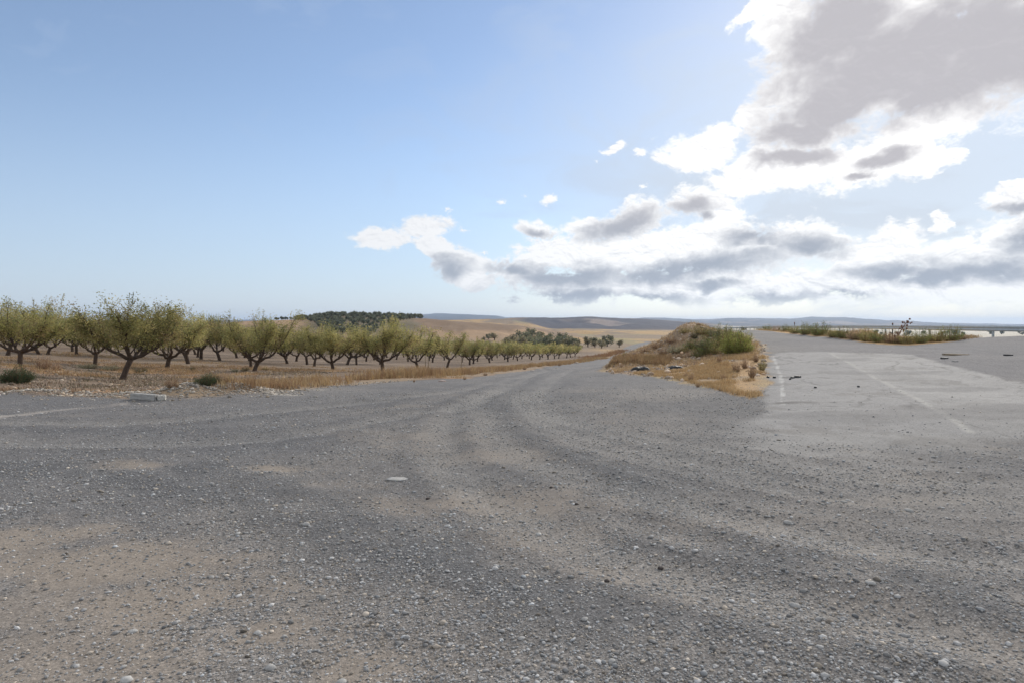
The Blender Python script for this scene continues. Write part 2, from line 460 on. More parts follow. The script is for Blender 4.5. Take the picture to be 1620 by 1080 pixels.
TR = [smooth_line(poly_px(t), 6) for t in (
    [('d', 912, 40), (868, 616), (880, 648), (960, 678), (1080, 703), (1250, 733), (1450, 758), (1720, 775)],
    [('d', 895, 42), (835, 616), (838, 652), (900, 690), (1020, 722), (1200, 760), (1420, 792), (1720, 812)],
    [('d', 880, 42), (800, 620), (775, 660), (800, 705), (900, 750), (1060, 795), (1300, 850), (1720, 905)],
    [('d', 868, 42), (760, 628), (705, 675), (705, 730), (790, 800), (950, 870), (1200, 945), (1500, 1010)],
    [('d', 905, 41), (852, 616), (858, 650), (930, 684), (1050, 712), (1225, 746), (1435, 775), (1720, 794)],
    [(-80, 690), (200, 700), (450, 690), (640, 655), (780, 622), ('d', 870, 44)],
    [(-80, 665), (200, 668), (420, 652), (620, 630), (780, 606), ('d', 880, 46)])]
BAND = [smooth_line(poly_px(t), 6) for t in (
    [(-80, 728), (120, 745), (320, 775), (470, 820), (620, 880), (780, 945), (960, 1020), (1120, 1090)],
    [(300, 740), (470, 775), (600, 830), (760, 905), (980, 960), (1250, 1010), (1500, 1060)],
    [(820, 690), (960, 740), (1060, 800), (1180, 850), (1400, 920), (1700, 980)],
    [(1000, 860), (1250, 900), (1480, 950), (1720, 1010)])]
TANS = [  # bare trodden earth: u, v, radius across (m), radius along (m), strength
    (210, 735, .55, .28, 1.0), (436, 741, .45, .2, .9), (150, 890, 1.1, .5, .95), (300, 945, .9, .45, .9), (430, 1000, .8, .4, .9), (560, 1060, .6, .35, .8), (0, 850, 1.0, .5, .9), (90, 960, .8, .3, .6), (790, 715, .9, .6, .75), (700, 690, 1.2, .8, .45),
    (820, 790, 1.0, .55, .85), (640, 800, .9, .4, .55), (900, 850, .8, .5, .5), (1150, 830, .9, .4, .45), (1440, 790, 1.1, .35, .6), (740, 935, .35, .3, .6),
    (130, 1040, .8, .4, .7), (1120, 960, .6, .3, .35), (1380, 870, .7, .3, .4), (620, 1040, .5, .3, .45), (1000, 905, .7, .35, .5)]
TANW = [(ground_at(t[0], t[1]), t[2], t[3], t[4]) for t in TANS]


_gx, _gy = np.meshgrid(np.arange(-20, 30, .1), np.arange(1, 42, .1))
_rut = np.zeros(_gx.shape)
_wn = fbm(_gx * 1.2, _gy * 1.2, 3, off=71)
for P in TR:
    _d = dist_line(P, _gx, _gy) + (_wn - .5) * .3
    _rut += (.4 + 1.2 * _wn) * (-.022 * np.exp(-(_d / .22) ** 2) + .020 * np.exp(-((_d - .46) / .15) ** 2))
for P in BAND:
    _d = dist_line(P, _gx, _gy) + (_wn - .5) * .5
    _rut += .020 * np.exp(-(_d / .35) ** 2) * (.4 + 1.2 * _wn)
for (_cx, _cy), _ra, _rb, _st in TANW:
    _rut -= .02 * _st * np.exp(-(((_gx - _cx) / _ra) ** 2 + ((_gy - _cy) / _rb) ** 2))
RUT.append(_rut)


def surface(x, y):
    """base colour of the ground and region masks at each point"""
    r = np.sqrt(x * x + y * y)
    yy = np.maximum(y, 1e-3)
    u = np.where(y > 0, 810 + FPX * x / yy, 5000 * np.sign(x))
    n1 = fbm(x / 2.2, y / 2.2, 5, off=11)
    n2 = fbm(x / 9, y / 9, 5, off=12)
    n3 = fbm(x * 2.3, y * 2.3, 5, .6, off=13)
    nf = fbm(x / 60, y / 110, 5, .55, off=14)
    nF = fbm(x / 260, y / 700, 5, .55, off=15)
    C = lambda *c: np.array(c)[None, :]
    mix = lambda a, b, t: a * (1 - t[:, None]) + b * t[:, None]
    # far fields
    gold_f = C(.36, .235, .105)
    col = mix(gold_f + 0 * x[:, None], C(.21, .155, .10), sms(nf, .45, .56))
    fld = np.abs(fbm(x / 140, y / 420, 3, off=62) - .5)
    col = mix(col, C(.17, .13, .08), (1 - sms(fld, .004, .014)) * .7 * sms(r, 220, 300))
    col = mix(col, C(.24, .21, .10), sms(fbm(x / 45, y / 160, 4, off=16), .60, .72) * .7)
    col = mix(col, C(.34, .27, .19), sms(nF, .52, .62) * sms(r, 500, 900))
    col = mix(col, C(.15, .15, .10), sms(fbm(x / 330, y / 900, 4, off=17), .56, .64) * sms(r, 900, 1500) * .8)
    # far hills: cloud shadow painted in as dark bluish colour, with ploughed earth
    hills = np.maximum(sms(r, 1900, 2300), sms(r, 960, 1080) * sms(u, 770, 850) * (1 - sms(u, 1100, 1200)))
    shadow_earth = mix(C(.045, .044, .058) + 0 * x[:, None], C(.20, .16, .14), sms(fbm(x / 260, y / 500, 5, .6, off=18), .60, .74))
    col = mix(col, shadow_earth, hills)
    pale = sms(u, 1120, 1180) * sms(r, 250, 500) * (1 - sms(r, 2500, 3500))
    col = mix(col, C(.46, .42, .34) * (0.85 + .3 * nF[:, None]), pale)
    # the brown hill and the grove hill
    bh = np.exp(-((np.log(r / 470)) / .4) ** 2) * sms(u, 300, 380) * (1 - sms(u, 860, 930))
    col = mix(col, mix(C(.185, .125, .078) + 0 * x[:, None], C(.31, .205, .12), sms(nf * .5 + .5 * fbm(x / 25, y / 60, 4, off=61), .44, .56)), np.clip(bh * 1.6, 0, 1))
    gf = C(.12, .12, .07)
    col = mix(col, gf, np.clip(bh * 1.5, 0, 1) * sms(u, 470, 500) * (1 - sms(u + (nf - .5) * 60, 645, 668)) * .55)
    # orchard soil
    orch = (1 - sms(r, 190, 240)) * (1 - sms(u, 930, 1000))
    soil = mix(C(.165, .122, .088) + 0 * x[:, None], C(.225, .172, .125), sms(n1 * .5 + n2 * .5, .4, .62))
    soil = mix(soil, C(.13, .095, .068), sms(fbm(x / 8, y / 1.6, 4, off=19), .55, .7) * .6)
    soil = mix(soil, C(.30, .175, .085), sms(fbm(x / 5, y / 2.5, 4, off=20), .56, .68) * (1 - sms(r, 40, 60)) * .75)
    col = mix(col, soil, orch)
    # roadside strip of dry grass
    dE = dist_line(EDGE, x, y)
    strip = np.clip(1 - dE / (2.3 + 2 * (n1 - .5)), 0, 1)
    near_s = 1 - sms(r, 150, 190)
    col = mix(col, C(.26, .195, .13), sms(strip, .0, .5) * near_s * .85)
    # verge right of the lower road and the mound
    verge = sms(u, 940, 965) * (1 - sms(u, 1205, 1225)) * (1 - sms(r, 70, 110)) * sms(r, 15, 18)
    mcol = mix(C(.29, .215, .150) + 0 * x[:, None], C(.33, .26, .14), sms(n1, .42, .6))
    mcol = mix(mcol, C(.19, .145, .095), sms(n3, .58, .70) * .6)
    col = mix(col, mcol, verge)
    for P, w in ((GOLD, .5), (GOLD2, .6)):
        s = sdist_poly(P, x + (n3 - .5) * .8, y + (n1 - .5) * 2.0)
        g = sms(s, -w * .5, w)
        gc = mix(C(.36, .23, .11) + 0 * x[:, None], C(.28, .205, .13), sms(n1, .48, .66))
        col = mix(col, gc, g * .95)
        g_keep = g if P is GOLD else np.maximum(g_keep, g)
    # the lot and the roads
    sl = sdist_poly(LOT, x + (n3 - .5) * .9, y + (n1 - .5) * 1.1)
    lot = sms(sl, -.12, .16)
    dr = dist_line(ROADC, x, y)
    road = 1 - sms(dr, 2.3, 3.0)
    lot = np.maximum(lot, road)
    grav = mix(C(.148, .144, .142) + 0 * x[:, None], C(.215, .200, .185), sms(n1 * .55 + n2 * .45, .38, .60))
    grav = mix(grav, C(.125, .128, .136), sms(n2, .55, .72) * .5)
    grav = grav * (0.93 + .14 * n3[:, None])
    tan = sms(fbm(x / 1.6, y / 1.1, 5, .6, off=21), .60, .74) * .45 * (1 - sms(r, 10, 20))
    for (cx, cy), ra, rb, st in TANW:
        q = np.sqrt(((x - cx) / ra) ** 2 + ((y - cy) / rb) ** 2) + (n3 - .5) * 1.5 + (n1 - .5) * 1.3
        tan = np.maximum(tan, (1 - sms(q, .40, 1.3)) * np.minimum(st * 1.15, 1))
    for i, P in enumerate(BAND):
        dd = dist_line(P, x, y) + (n3 - .5) * .6 + (n1 - .5) * .6
        b = 1 - sms(dd, .05, (.55, .45, .4, .55)[i])
        tan = tan * (1 - .85 * b)
        grav = mix(grav, C(.112, .114, .118), b * .62)
    grav = mix(grav, C(.285, .247, .208), tan)
    for i, P in enumerate(TR):
        dd = dist_line(P, x, y) + (n3 - .5) * .55 + (n1 - .5) * .35
        wd = .20 + .25 * fbm(x / 4, y / 4, 2, off=50 + i)
        b = (1 - sms(dd, wd * .1, wd * 1.6)) * (.35 + .8 * n1)
        grav = mix(grav, C(.248, .238, .224), np.clip(b, 0, 1) * .62)
        b2 = np.exp(-((dd - wd * 1.9) / .22) ** 2) * .36
        grav = mix(grav, C(.112, .113, .117), b2 * np.clip(.3 + 1.0 * n2, 0, 1))
    fl = sms(r, 12, 30)
    grav = mix(grav, C(.172, .170, .170), fl * .45)
    up = sms(u, 1200, 1300) * sms(r, 18, 24)                       # darker loose chippings on the upper right
    grav = mix(grav, C(.175, .172, .178), up * .6)
    for cx, cy, ra, rb in [ground_at(410, 617) + (1.2, .25), ground_at(470, 617) + (.9, .2)]:
        q = ((x - cx) / ra) ** 2 + ((y - cy) / rb) ** 2 + (n3 - .5)
        grav = mix(grav, C(.46, .42, .36), (1 - sms(q, .5, 1.2)) * .8)
    dd = dist_line(OLD1, x, y) + (n3 - .5) * .12
    grav = mix(grav, C(.34, .31, .28), (1 - sms(dd, .06, .22)) * sms(n1, .36, .46) * .9)
    # asphalt
    nfr = fbm(x / 1.3, y / 1.0, 5, .62, off=22)
    sa = sdist_poly(ASPH, x + (n3 - .5) * .4, y + (nfr - .5) * 1.6 * (1 - sms(r, 12, 15)) + (nfr - .5) * .8)
    wa = .13 + 1.0 * (1 - sms(r, 9, 13.5))
    asp = sms(sa / wa, -1, 1)
    ac = mix(C(.235, .230, .222) + 0 * x[:, None], C(.295, .288, .277), sms(n1 * .5 + n2 * .5, .38, .6))
    sS = dist_line(SEAM, x, y)
    left = sms((sdist_poly(np.vstack([SEAM, [[-2, 12], [4, 60]]]), x, y)), -.03, .05)
    ac = mix(ac, C(.245, .24, .235), left * .75)
    ac = mix(ac, C(.36, .35, .325), (1 - sms(sS, .03, .09)) * .7 * sms(n3, .25, .45))
    wl = (1 - sms(dist_line(WLINE, x, y) + (n3 - .5) * .03, .03, .065)) * sms(fbm(x * 4, y * 2.2, 4, .6, off=23), .30, .50)
    ac = mix(ac, C(.39, .385, .37), wl)
    for cu, cv, ra, rb in ((1262, 637, .75, .28), (1235, 637, .3, .12), (1300, 658, .5, .07), (1330, 637, .5, .05), (1300, 597, .5, .1), (1240, 597, .45, .07)):
        cx, cy = ground_at(cu, cv)
        q = np.sqrt(((x - cx) / ra) ** 2 + ((y - cy) / rb) ** 2) + (n3 - .5) * 1.4
        ac = mix(ac, C(.12, .115, .11), (1 - sms(q, .4, 1.1)) * .75)
    ac = mix(ac, C(.17, .162, .152), sms(fbm(x / .9, y / .9, 5, .65, off=24), .56, .70) * .6)
    crk = np.abs(fbm(x / 2.6, y / 2.2, 5, .6, off=25) - .5)
    ac = mix(ac, C(.11, .105, .10), (1 - sms(crk, .003, .012)) * .75 * sms(fbm(x / 7, y / 7, 3, off=26), .38, .50))
    ac = mix(ac, C(.18, .176, .172), sms(fbm(x / 3.5, y / 2.0, 4, off=27), .57, .64) * .6)
    col2 = mix(grav, ac, asp)
    col = mix(col, col2, lot)
    # highway beyond the guardrail
    hx, hy = 27.4, 36.0
    side = (x - hx) * .98 - (y - hy) * .196
    hw = sms(side, .6, .9) * (1 - sms(side, 9, 9.4)) * (y > 20) * (y < 170)
    col = mix(col, C(.22, .22, .22), hw)
    col = col * (1 - .13 * (lot * (1 - asp))[:, None]) * np.array([1.01, 1.0, .985])[None, :]
    return np.clip(col, .01, .9), lot, asp * lot, g_keep * (1 - lot), (1 - lot) * verge, tan


# ------------------------------------------------------------------ mesh helpers
def mesh_np(name, V, F, mat=None, parent=None, cols=None, smooth=False, link=True):
    """V (n,3), F list of arrays (m,k); cols per vertex"""
    V = np.asarray(V, np.float32)
    Fs = F if isinstance(F, list) else [F]
    Fs = [np.asarray(f, np.int32) for f in Fs if len(f)]
    me = bpy.data.meshes.new(name)
    me.vertices.add(len(V))
    me.vertices.foreach_set('co', V.ravel())
    tot = np.concatenate([np.full(len(f), f.shape[1], np.int32) for f in Fs])
    idx = np.concatenate([f.ravel() for f in Fs])
    st = np.concatenate([[0], np.cumsum(tot)[:-1]]).astype(np.int32)
    me.loops.add(len(idx))
    me.loops.foreach_set('vertex_index', idx)
    me.polygons.add(len(tot))
    me.polygons.foreach_set('loop_start', st)
    me.polygons.foreach_set('loop_total', tot)
    if smooth:
        me.polygons.foreach_set('use_smooth', np.ones(len(tot), bool))
    if cols is not None:
        for k, c in cols.items():
            a = me.attributes.new(k, 'FLOAT_COLOR', 'POINT')
            cc = np.ones((len(V), 4), np.float32)
            cc[:, :3] = c
            a.data.foreach_set('color', cc.ravel())
    me.update(calc_edges=True)
    if mat:
        me.materials.append(mat)
    if not link:
        return me
    o = bpy.data.objects.new(name, me)
    COL.objects.link(o)
    if parent is not None:
        o.parent = parent
    return o


def tag(o, label=None, cat=None, group=None, kind=None):
    if label:
        o['label'] = label
    if cat:
        o['category'] = cat
    if group:
        o['group'] = group
    if kind:
        o['kind'] = kind
    return o


def empty(name, loc, rz=0, s=1.0):
    o = bpy.data.objects.new(name, None)
    COL.objects.link(o)
    o.location = loc
    o.rotation_euler = (0, 0, rz)
    o.scale = (s, s, s)
    o.empty_display_size = .3
    return o


def copy_tree(src):
    c = src.copy()
    COL.objects.link(c)
    for ch in src.children:
        k = ch.copy()
        COL.objects.link(k)
        k.parent = c
    return c


class MB:
    """collects tubes, boxes and loose faces into one mesh"""

    def __init__(s):
        s.V, s.Q, s.T, s.n = [], [], [], 0

    def add(s, V, Q=(), T=()):
        s.V.append(np.asarray(V, float))
        if len(Q):
            s.Q.append(np.asarray(Q) + s.n)
        if len(T):
            s.T.append(np.asarray(T) + s.n)
        s.n += len(V)

    def tube(s, P, rad, k=6, cap=True):
        P = np.asarray(P, float)
        n = len(P)
        rad = np.broadcast_to(rad, n)
        T = np.gradient(P, axis=0)
        T /= np.linalg.norm(T, axis=1)[:, None] + 1e-9
        ref = np.array([1., 0, 0]) if abs(T[0][0]) < .8 else np.array([0, 1., 0])
        A = np.cross(T, ref)
        A /= np.linalg.norm(A, axis=1)[:, None] + 1e-9
        B = np.cross(T, A)
        th = np.arange(k) * 2 * math.pi / k
        V = P[:, None, :] + rad[:, None, None] * (A[:, None, :] * np.cos(th)[None, :, None] + B[:, None, :] * np.sin(th)[None, :, None])
        i = np.arange(n - 1)[:, None] * k
        j = np.arange(k)[None, :]
        j2 = (j + 1) % k
        Q = np.stack([i + j, i + j2, i + k + j2, i + k + j], -1).reshape(-1, 4)
        V = V.reshape(-1, 3)
        Tt = []
        if cap:
            V = np.vstack([V, P[0], P[-1]])
            a, b = n * k, n * k + 1
            for q in range(k):
                Tt += [[a, (q + 1) % k, q], [b, (n - 1) * k + q, (n - 1) * k + (q + 1) % k]]
        s.add(V, Q, Tt)

    def box(s, c, size, rot=None, jit=0.0):
        h = np.array(size) / 2
        V = np.array([[x, y, z] for x in (-1, 1) for y in (-1, 1) for z in (-1, 1)]) * h
        if jit:
            V = V + rng.normal(0, jit, V.shape)
        if rot is not None:
            V = V @ rot.T
        Q = [[0, 1, 3, 2], [4, 6, 7, 5], [0, 4, 5, 1], [2, 3, 7, 6], [0, 2, 6, 4], [1, 5, 7, 3]]
        s.add(V + np.array(c), Q)

    def build(s, name, mat, parent=None, smooth=False, link=True, cols=None):
        F = []
        if s.Q:
            F.append(np.vstack(s.Q))
        if s.T:
            F.append(np.vstack(s.T))
        return mesh_np(name, np.vstack(s.V), F, mat, parent, smooth=smooth, link=link, cols=cols)


def rotz(a):
    c, q = math.cos(a), math.sin(a)
    return np.array([[c, -q, 0], [q, c, 0], [0, 0, 1.]])


def rotx(a):
    c, q = math.cos(a), math.sin(a)
    return np.array([[1, 0, 0], [0, c, -q], [0, q, c.real]])


# ------------------------------------------------------------------ materials
def new_mat(name):
    m = bpy.data.materials.new(name)
    m.use_nodes = True
    t = m.node_tree
    t.nodes.clear()
    return m, t


def finish(t, col, rough=.9, bump=None, spec=.25, metal=0.0):
    p = nd(t, 'ShaderNodeBsdfPrincipled', {'Roughness': rough, 'Specular IOR Level': spec, 'Metallic': metal})
    if isinstance(col, bpy.types.NodeSocket):
        t.links.new(col, p.inputs['Base Color'])
    else:
        p.inputs['Base Color'].default_value = col
    if bump is not None:
        t.links.new(bump, p.inputs['Normal'])
    nd(t, 'ShaderNodeOutputMaterial', {0: p.outputs[0]})
    return p


def simple(name, c, rough=.8, var=.25, scale=8, bump=.3, bscale=30, spec=.25, metal=0.0, dist=.01, attr=None):
    m, t = new_mat(name)
    tcn = nd(t, 'ShaderNodeTexCoord').outputs['Object']
    n1 = nd(t, 'ShaderNodeTexNoise', {0: tcn, 'Scale': scale, 'Detail': 6.0, 'Roughness': .6}).outputs[0]
    f = nd(t, 'ShaderNodeMapRange', {0: n1, 1: .3, 2: .7, 3: 1 - var, 4: 1 + var}).outputs[0]
    base = nd(t, 'ShaderNodeAttribute', attribute_name=attr).outputs['Color'] if attr else (*c, 1)
    col = nd(t, 'ShaderNodeVectorMath', {0: base if attr else c, 3: f}, operation='SCALE').outputs[0]
    bn = nd(t, 'ShaderNodeTexNoise', {0: tcn, 'Scale': bscale, 'Detail': 5.0}).outputs[0]
    b = nd(t, 'ShaderNodeBump', {'Strength': bump, 'Distance': dist, 'Height': bn}).outputs[0]
    finish(t, col, rough, b, spec, metal)
    return m


def leaf_mat(name, trans=.35, gain=1.0):
    m, t = new_mat(name)
    a = nd(t, 'ShaderNodeAttribute', attribute_name='tint').outputs['Color']
    oi = nd(t, 'ShaderNodeObjectInfo').outputs['Random']
    g = nd(t, 'ShaderNodeMapRange', {0: oi, 1: 0.0, 2: 1.0, 3: .86 * gain, 4: 1.14 * gain}).outputs[0]
    col = nd(t, 'ShaderNodeVectorMath', {0: a, 3: g}, operation='SCALE').outputs[0]
    d = nd(t, 'ShaderNodeBsdfPrincipled', {'Base Color': col, 'Roughness': .65, 'Specular IOR Level': .25})
    tr = nd(t, 'ShaderNodeBsdfTranslucent', {0: col})
    mx = nd(t, 'ShaderNodeMixShader', {0: trans, 1: d.outputs[0], 2: tr.outputs[0]})
    nd(t, 'ShaderNodeOutputMaterial', {0: mx.outputs[0]})
    return m


def ground_mat():
    m, t = new_mat("ground_surface")
    tcn = nd(t, 'ShaderNodeNewGeometry').outputs['Position']
    a = nd(t, 'ShaderNodeAttribute', attribute_name='albedo').outputs['Color']
    mk = nd(t, 'ShaderNodeAttribute', attribute_name='mask').outputs['Color']
    ms = nd(t, 'ShaderNodeSeparateXYZ', {0: mk})
    lot, asp, tan = ms.outputs[0], ms.outputs[1], ms.outputs[2]
    v1 = nd(t, 'ShaderNodeTexVoronoi', {'Vector': tcn, 'Scale': 95.0, 'Randomness': 1.0}, feature='F1')
    v2 = nd(t, 'ShaderNodeTexVoronoi', {'Vector': tcn, 'Scale': 38.0, 'Randomness': 1.0}, feature='F1')
    n1 = nd(t, 'ShaderNodeTexNoise', {0: tcn, 'Scale': 14.0, 'Detail': 8.0, 'Roughness': .7}).outputs[0]
    n2 = nd(t, 'ShaderNodeTexNoise', {0: tcn, 'Scale': 2.6, 'Detail': 8.0, 'Roughness': .65}).outputs[0]
    n3 = nd(t, 'ShaderNodeTexNoise', {0: tcn, 'Scale': 55.0, 'Detail': 6.0, 'Roughness': .75}).outputs[0]
    k5 = nd(t, 'ShaderNodeMapRange', {0: n3, 1: .32, 2: .68, 3: .66, 4: 1.36}).outputs[0]
    s1 = nd(t, 'ShaderNodeSeparateColor', {0: v1.outputs['Color']}).outputs[0]
    s2 = nd(t, 'ShaderNodeSeparateColor', {0: v2.outputs['Color']}).outputs[0]
    stone = mth(t, 'POWER', s1, 1.6)
    k1 = nd(t, 'ShaderNodeMapRange', {0: stone, 1: 0.0, 2: 1.0, 3: .74, 4: 1.60}).outputs[0]
    k2 = nd(t, 'ShaderNodeMapRange', {0: s2, 1: 0.0, 2: 1.0, 3: .86, 4: 1.14}).outputs[0]
    k3 = nd(t, 'ShaderNodeMapRange', {0: n1, 1: .3, 2: .7, 3: .82, 4: 1.18}).outputs[0]
    k4 = nd(t, 'ShaderNodeMapRange', {0: n2, 1: .3, 2: .7, 3: .90, 4: 1.10}).outputs[0]
    rough_amt = mth(t, 'SUBTRACT', 1.0, mth(t, 'MULTIPLY', asp, .55))
    rough_amt = mth(t, 'MULTIPLY', rough_amt, mth(t, 'SUBTRACT', 1.0, mth(t, 'MULTIPLY', tan, .55)))
    kk = mth(t, 'MULTIPLY', mth(t, 'MULTIPLY', mth(t, 'MULTIPLY', k1, k2), k5), mth(t, 'MULTIPLY', k3, k4))
    kk = mth(t, 'ADD', 1.0, mth(t, 'MULTIPLY', mth(t, 'SUBTRACT', kk, 1.0), rough_amt))
    wob = nd(t, 'ShaderNodeTexNoise', {0: tcn, 'Scale': 1.4, 'Detail': 5.0, 'Roughness': .6}).outputs['Color']
    wpos = nd(t, 'ShaderNodeVectorMath', {0: tcn, 1: nd(t, 'ShaderNodeVectorMath', {0: wob, 3: .9}, operation='SCALE').outputs[0]}, operation='ADD').outputs[0]
    ve = nd(t, 'ShaderNodeTexVoronoi', {'Vector': wpos, 'Scale': .42}, feature='DISTANCE_TO_EDGE').outputs['Distance']
    cm = nd(t, 'ShaderNodeTexNoise', {0: tcn, 'Scale': .22, 'Detail': 3.0}).outputs[0]
    crack = mth(t, 'MULTIPLY', mth(t, 'MULTIPLY', sstep(t, ve, .022, .004), sstep(t, cm, .47, .58)), mth(t, 'MULTIPLY', asp, .30))
    pat = nd(t, 'ShaderNodeTexNoise', {0: tcn, 'Scale': 5.0, 'Detail': 8.0, 'Roughness': .72}).outputs[0]
    pat = mth(t, 'MULTIPLY', mth(t, 'MULTIPLY', sstep(t, pat, .58, .66), asp), .30)
    kk = mth(t, 'MULTIPLY', kk, mth(t, 'MULTIPLY', mth(t, 'SUBTRACT', 1.0, crack), mth(t, 'SUBTRACT', 1.0, pat)))
    col = nd(t, 'ShaderNodeVectorMath', {0: a, 3: kk}, operation='SCALE').outputs[0]
    h1 = mth(t, 'SUBTRACT', 1.0, v1.outputs['Distance'])
    h = mth(t, 'ADD', mth(t, 'MULTIPLY', h1, .010), mth(t, 'MULTIPLY', n1, .018))
    h = mth(t, 'ADD', h, mth(t, 'MULTIPLY', mth(t, 'SUBTRACT', 1.0, v2.outputs['Distance']), .008))
    h = mth(t, 'MULTIPLY', h, rough_amt)
    b = nd(t, 'ShaderNodeBump', {'Strength': .35, 'Distance': 1.0, 'Height': h}).outputs[0]
    finish(t, col, .92, b, .15)
    return m


M_GROUND = ground_mat()
M_BARK = simple("bark", (.075, .052, .038), .9, .35, 9, .8, 25, dist=.02)
M_LEAF = leaf_mat("almond_leaf", .5, 2.35)
M_LEAF2 = leaf_mat("shrub_leaf", .4, 2.1)
M_GRASS = leaf_mat("dry_grass", .30)
M_STONE = simple("stone", (.3, .3, .3), .9, .25, 30, .5, 80, dist=.003, attr='tint')
M_CONC = simple("concrete", (.34, .33, .31), .9, .18, 14, .5, 60, dist=.004)
M_STEEL = simple("galvanised_steel", (.44, .47, .47), .5, .12, 3, .1, 20, spec=.5, metal=.15)
M_WOOD = simple("weathered_wood", (.30, .24, .17), .85, .3, 12, .5, 50, dist=.004)
M_DARK = simple("dark_rubber_sheet", (.03, .032, .034), .6, .4, 9, .6, 20, dist=.02)
M_STALK = simple("dry_stalk", (.20, .10, .06), .9, .3, 10, .3, 40)

# ------------------------------------------------------------------ terrain mesh
azs = np.concatenate([np.arange(-48, 48, .125), np.arange(48, 312, 3.0)])
rr = [1.0]
while rr[-1] < 15000:
    rr.append(rr[-1] * (1.0115 if rr[-1] < 700 else 1.02))
rr = np.array(rr)
na, nr = len(azs), len(rr)
A, RR = np.meshgrid(np.radians(azs), rr)
X = (RR * np.sin(A)).ravel()
Y = (RR * np.cos(A)).ravel()
Z = height(X, Y)
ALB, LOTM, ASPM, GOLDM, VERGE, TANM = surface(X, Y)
V = np.stack([X, Y, Z], 1)
i = np.arange(nr - 1)[:, None] * na
j = np.arange(na)[None, :]
j2 = (j + 1) % na
Q = np.stack([i + j, i + na + j, i + na + j2, i + j2], -1).reshape(-1, 4)
cx = RR.ravel()[Q].mean(1)
fl_, fa_ = LOTM[Q].mean(1), ASPM[Q].mean(1)
reg = np.zeros(len(Q), int)
reg[fl_ > .5] = 1
reg[fa_ > .5] = 2
reg[cx > 1900] = 3


def submesh(name, sel, extraV=None, extraT=None):
    q = Q[sel]
    use = np.unique(q)
    mp = np.full(len(V), -1)
    mp[use] = np.arange(len(use))
    vv = V[use]
    mask = np.stack([LOTM[use], ASPM[use], TANM[use]], 1)
    al = ALB[use]
    Fl = [mp[q]]
    if extraV is not None:
        c = len(vv)
        vv = np.vstack([vv, extraV])
        al = np.vstack([al, al[:1]])
        mask = np.vstack([mask, mask[:1]])
        ring = mp[np.arange(na)]
        Fl.append(np.stack([np.full(na, c), ring, np.roll(ring, -1)], 1))
    o = mesh_np(name, vv, Fl, M_GROUND, cols={'albedo': al, 'mask': mask}, smooth=True)
    tag(o, kind='structure')
    return o


submesh('ground', reg == 0)
submesh('gravel_yard', reg == 1, np.array([[0, 0, float(Z[:na].mean())]]))
submesh('asphalt_road', reg == 2)
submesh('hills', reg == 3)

# ------------------------------------------------------------------ loose stones
ICO_V, ICO_F = [], []
t_ = (1 + 5 ** .5) / 2
for v in [(-1, t_, 0), (1, t_, 0), (-1, -t_, 0), (1, -t_, 0), (0, -1, t_), (0, 1, t_), (0, -1, -t_), (0, 1, -t_), (t_, 0, -1), (t_, 0, 1), (-t_, 0, -1), (-t_, 0, 1)]:
    ICO_V.append(v)
ICO_V = np.array(ICO_V, float)
ICO_V /= np.linalg.norm(ICO_V[0])
ICO_F = np.array([(0, 11, 5), (0, 5, 1), (0, 1, 7), (0, 7, 10), (0, 10, 11), (1, 5, 9), (5, 11, 4), (11, 10, 2), (10, 7, 6), (7, 1, 8), (3, 9, 4), (3, 4, 2), (3, 2, 6), (3, 6, 8),
                  (3, 8, 9), (4, 9, 5), (2, 4, 11), (6, 2, 10), (8, 6, 7), (9, 8, 1)])


def stones(name, x, y, s, tint, label, flat=.6):
    n = len(x)
    sh = 1 + rng.normal(0, .16, (n, 12, 3))
    Vv = ICO_V[None] * sh
    Vv *= (s[:, None, None] * np.stack([rng.uniform(.8, 1.5, n), rng.uniform(.7, 1.1, n), rng.uniform(flat * .7, flat * 1.2, n)], 1)[:, None, :])
    a = rng.uniform(0, 2 * math.pi, n)
    ca, sa = np.cos(a)[:, None], np.sin(a)[:, None]
    tl = rng.normal(0, .25, n)[:, None]
    xx, yy_, zz = Vv[..., 0], Vv[..., 1], Vv[..., 2]
    yy_, zz = yy_ * np.cos(tl) - zz * np.sin(tl), yy_ * np.sin(tl) + zz * np.cos(tl)
    Vv = np.stack([xx * ca - yy_ * sa, xx * sa + yy_ * ca, zz], -1)
    z = height(x, y) + s * .22
    Vv += np.stack([x, y, z], 1)[:, None, :]
    F = (ICO_F[None] + (np.arange(n) * 12)[:, None, None]).reshape(-1, 3)
    o = mesh_np(name, Vv.reshape(-1, 3), F, M_STONE, cols={'tint': np.repeat(tint, 12, 0)})
    tag(o, label, 'gravel', kind='stuff')
    return o


def stone_tint(n, tanness=None):
    g = rng.lognormal(math.log(.30), .32, n)
    g = np.clip(g, .10, .55)
    c = np.stack([g * 1.0, g * .985, g * .955], 1)
    w = rng.random(n)
    c[w < .18] *= np.array([1.10, .98, .84])
    c[w > .9] *= np.array([.95, .99, 1.03])
    return c


n = 230000
r0 = (rng.random(n) ** 1.45) * (19 - 2.6) + 2.6
th = np.radians(rng.uniform(-43, 43, n))
sx, sy = r0 * np.sin(th), r0 * np.cos(th)
_, lm, am, gm, vm, tm = surface(sx, sy)
keep = rng.random(n) < np.clip(.25 + 1.1 * (1 - tm * .75) * (fbm(sx / .9, sy / .9, 4, off=31) * 1.6 - .35), .05, 1) * (1 - .93 * am) * np.clip((19.5 - r0) / 7, .05, 1)
sx, sy, r0 = sx[keep], sy[keep], r0[keep]
ss = np.clip(rng.lognormal(math.log(.0042), .50, len(sx)), .002, .019) * (1 + r0 * .03)
stones('gravel', sx, sy, ss, stone_tint(len(sx)), 'loose grey gravel chippings scattered over the yard')
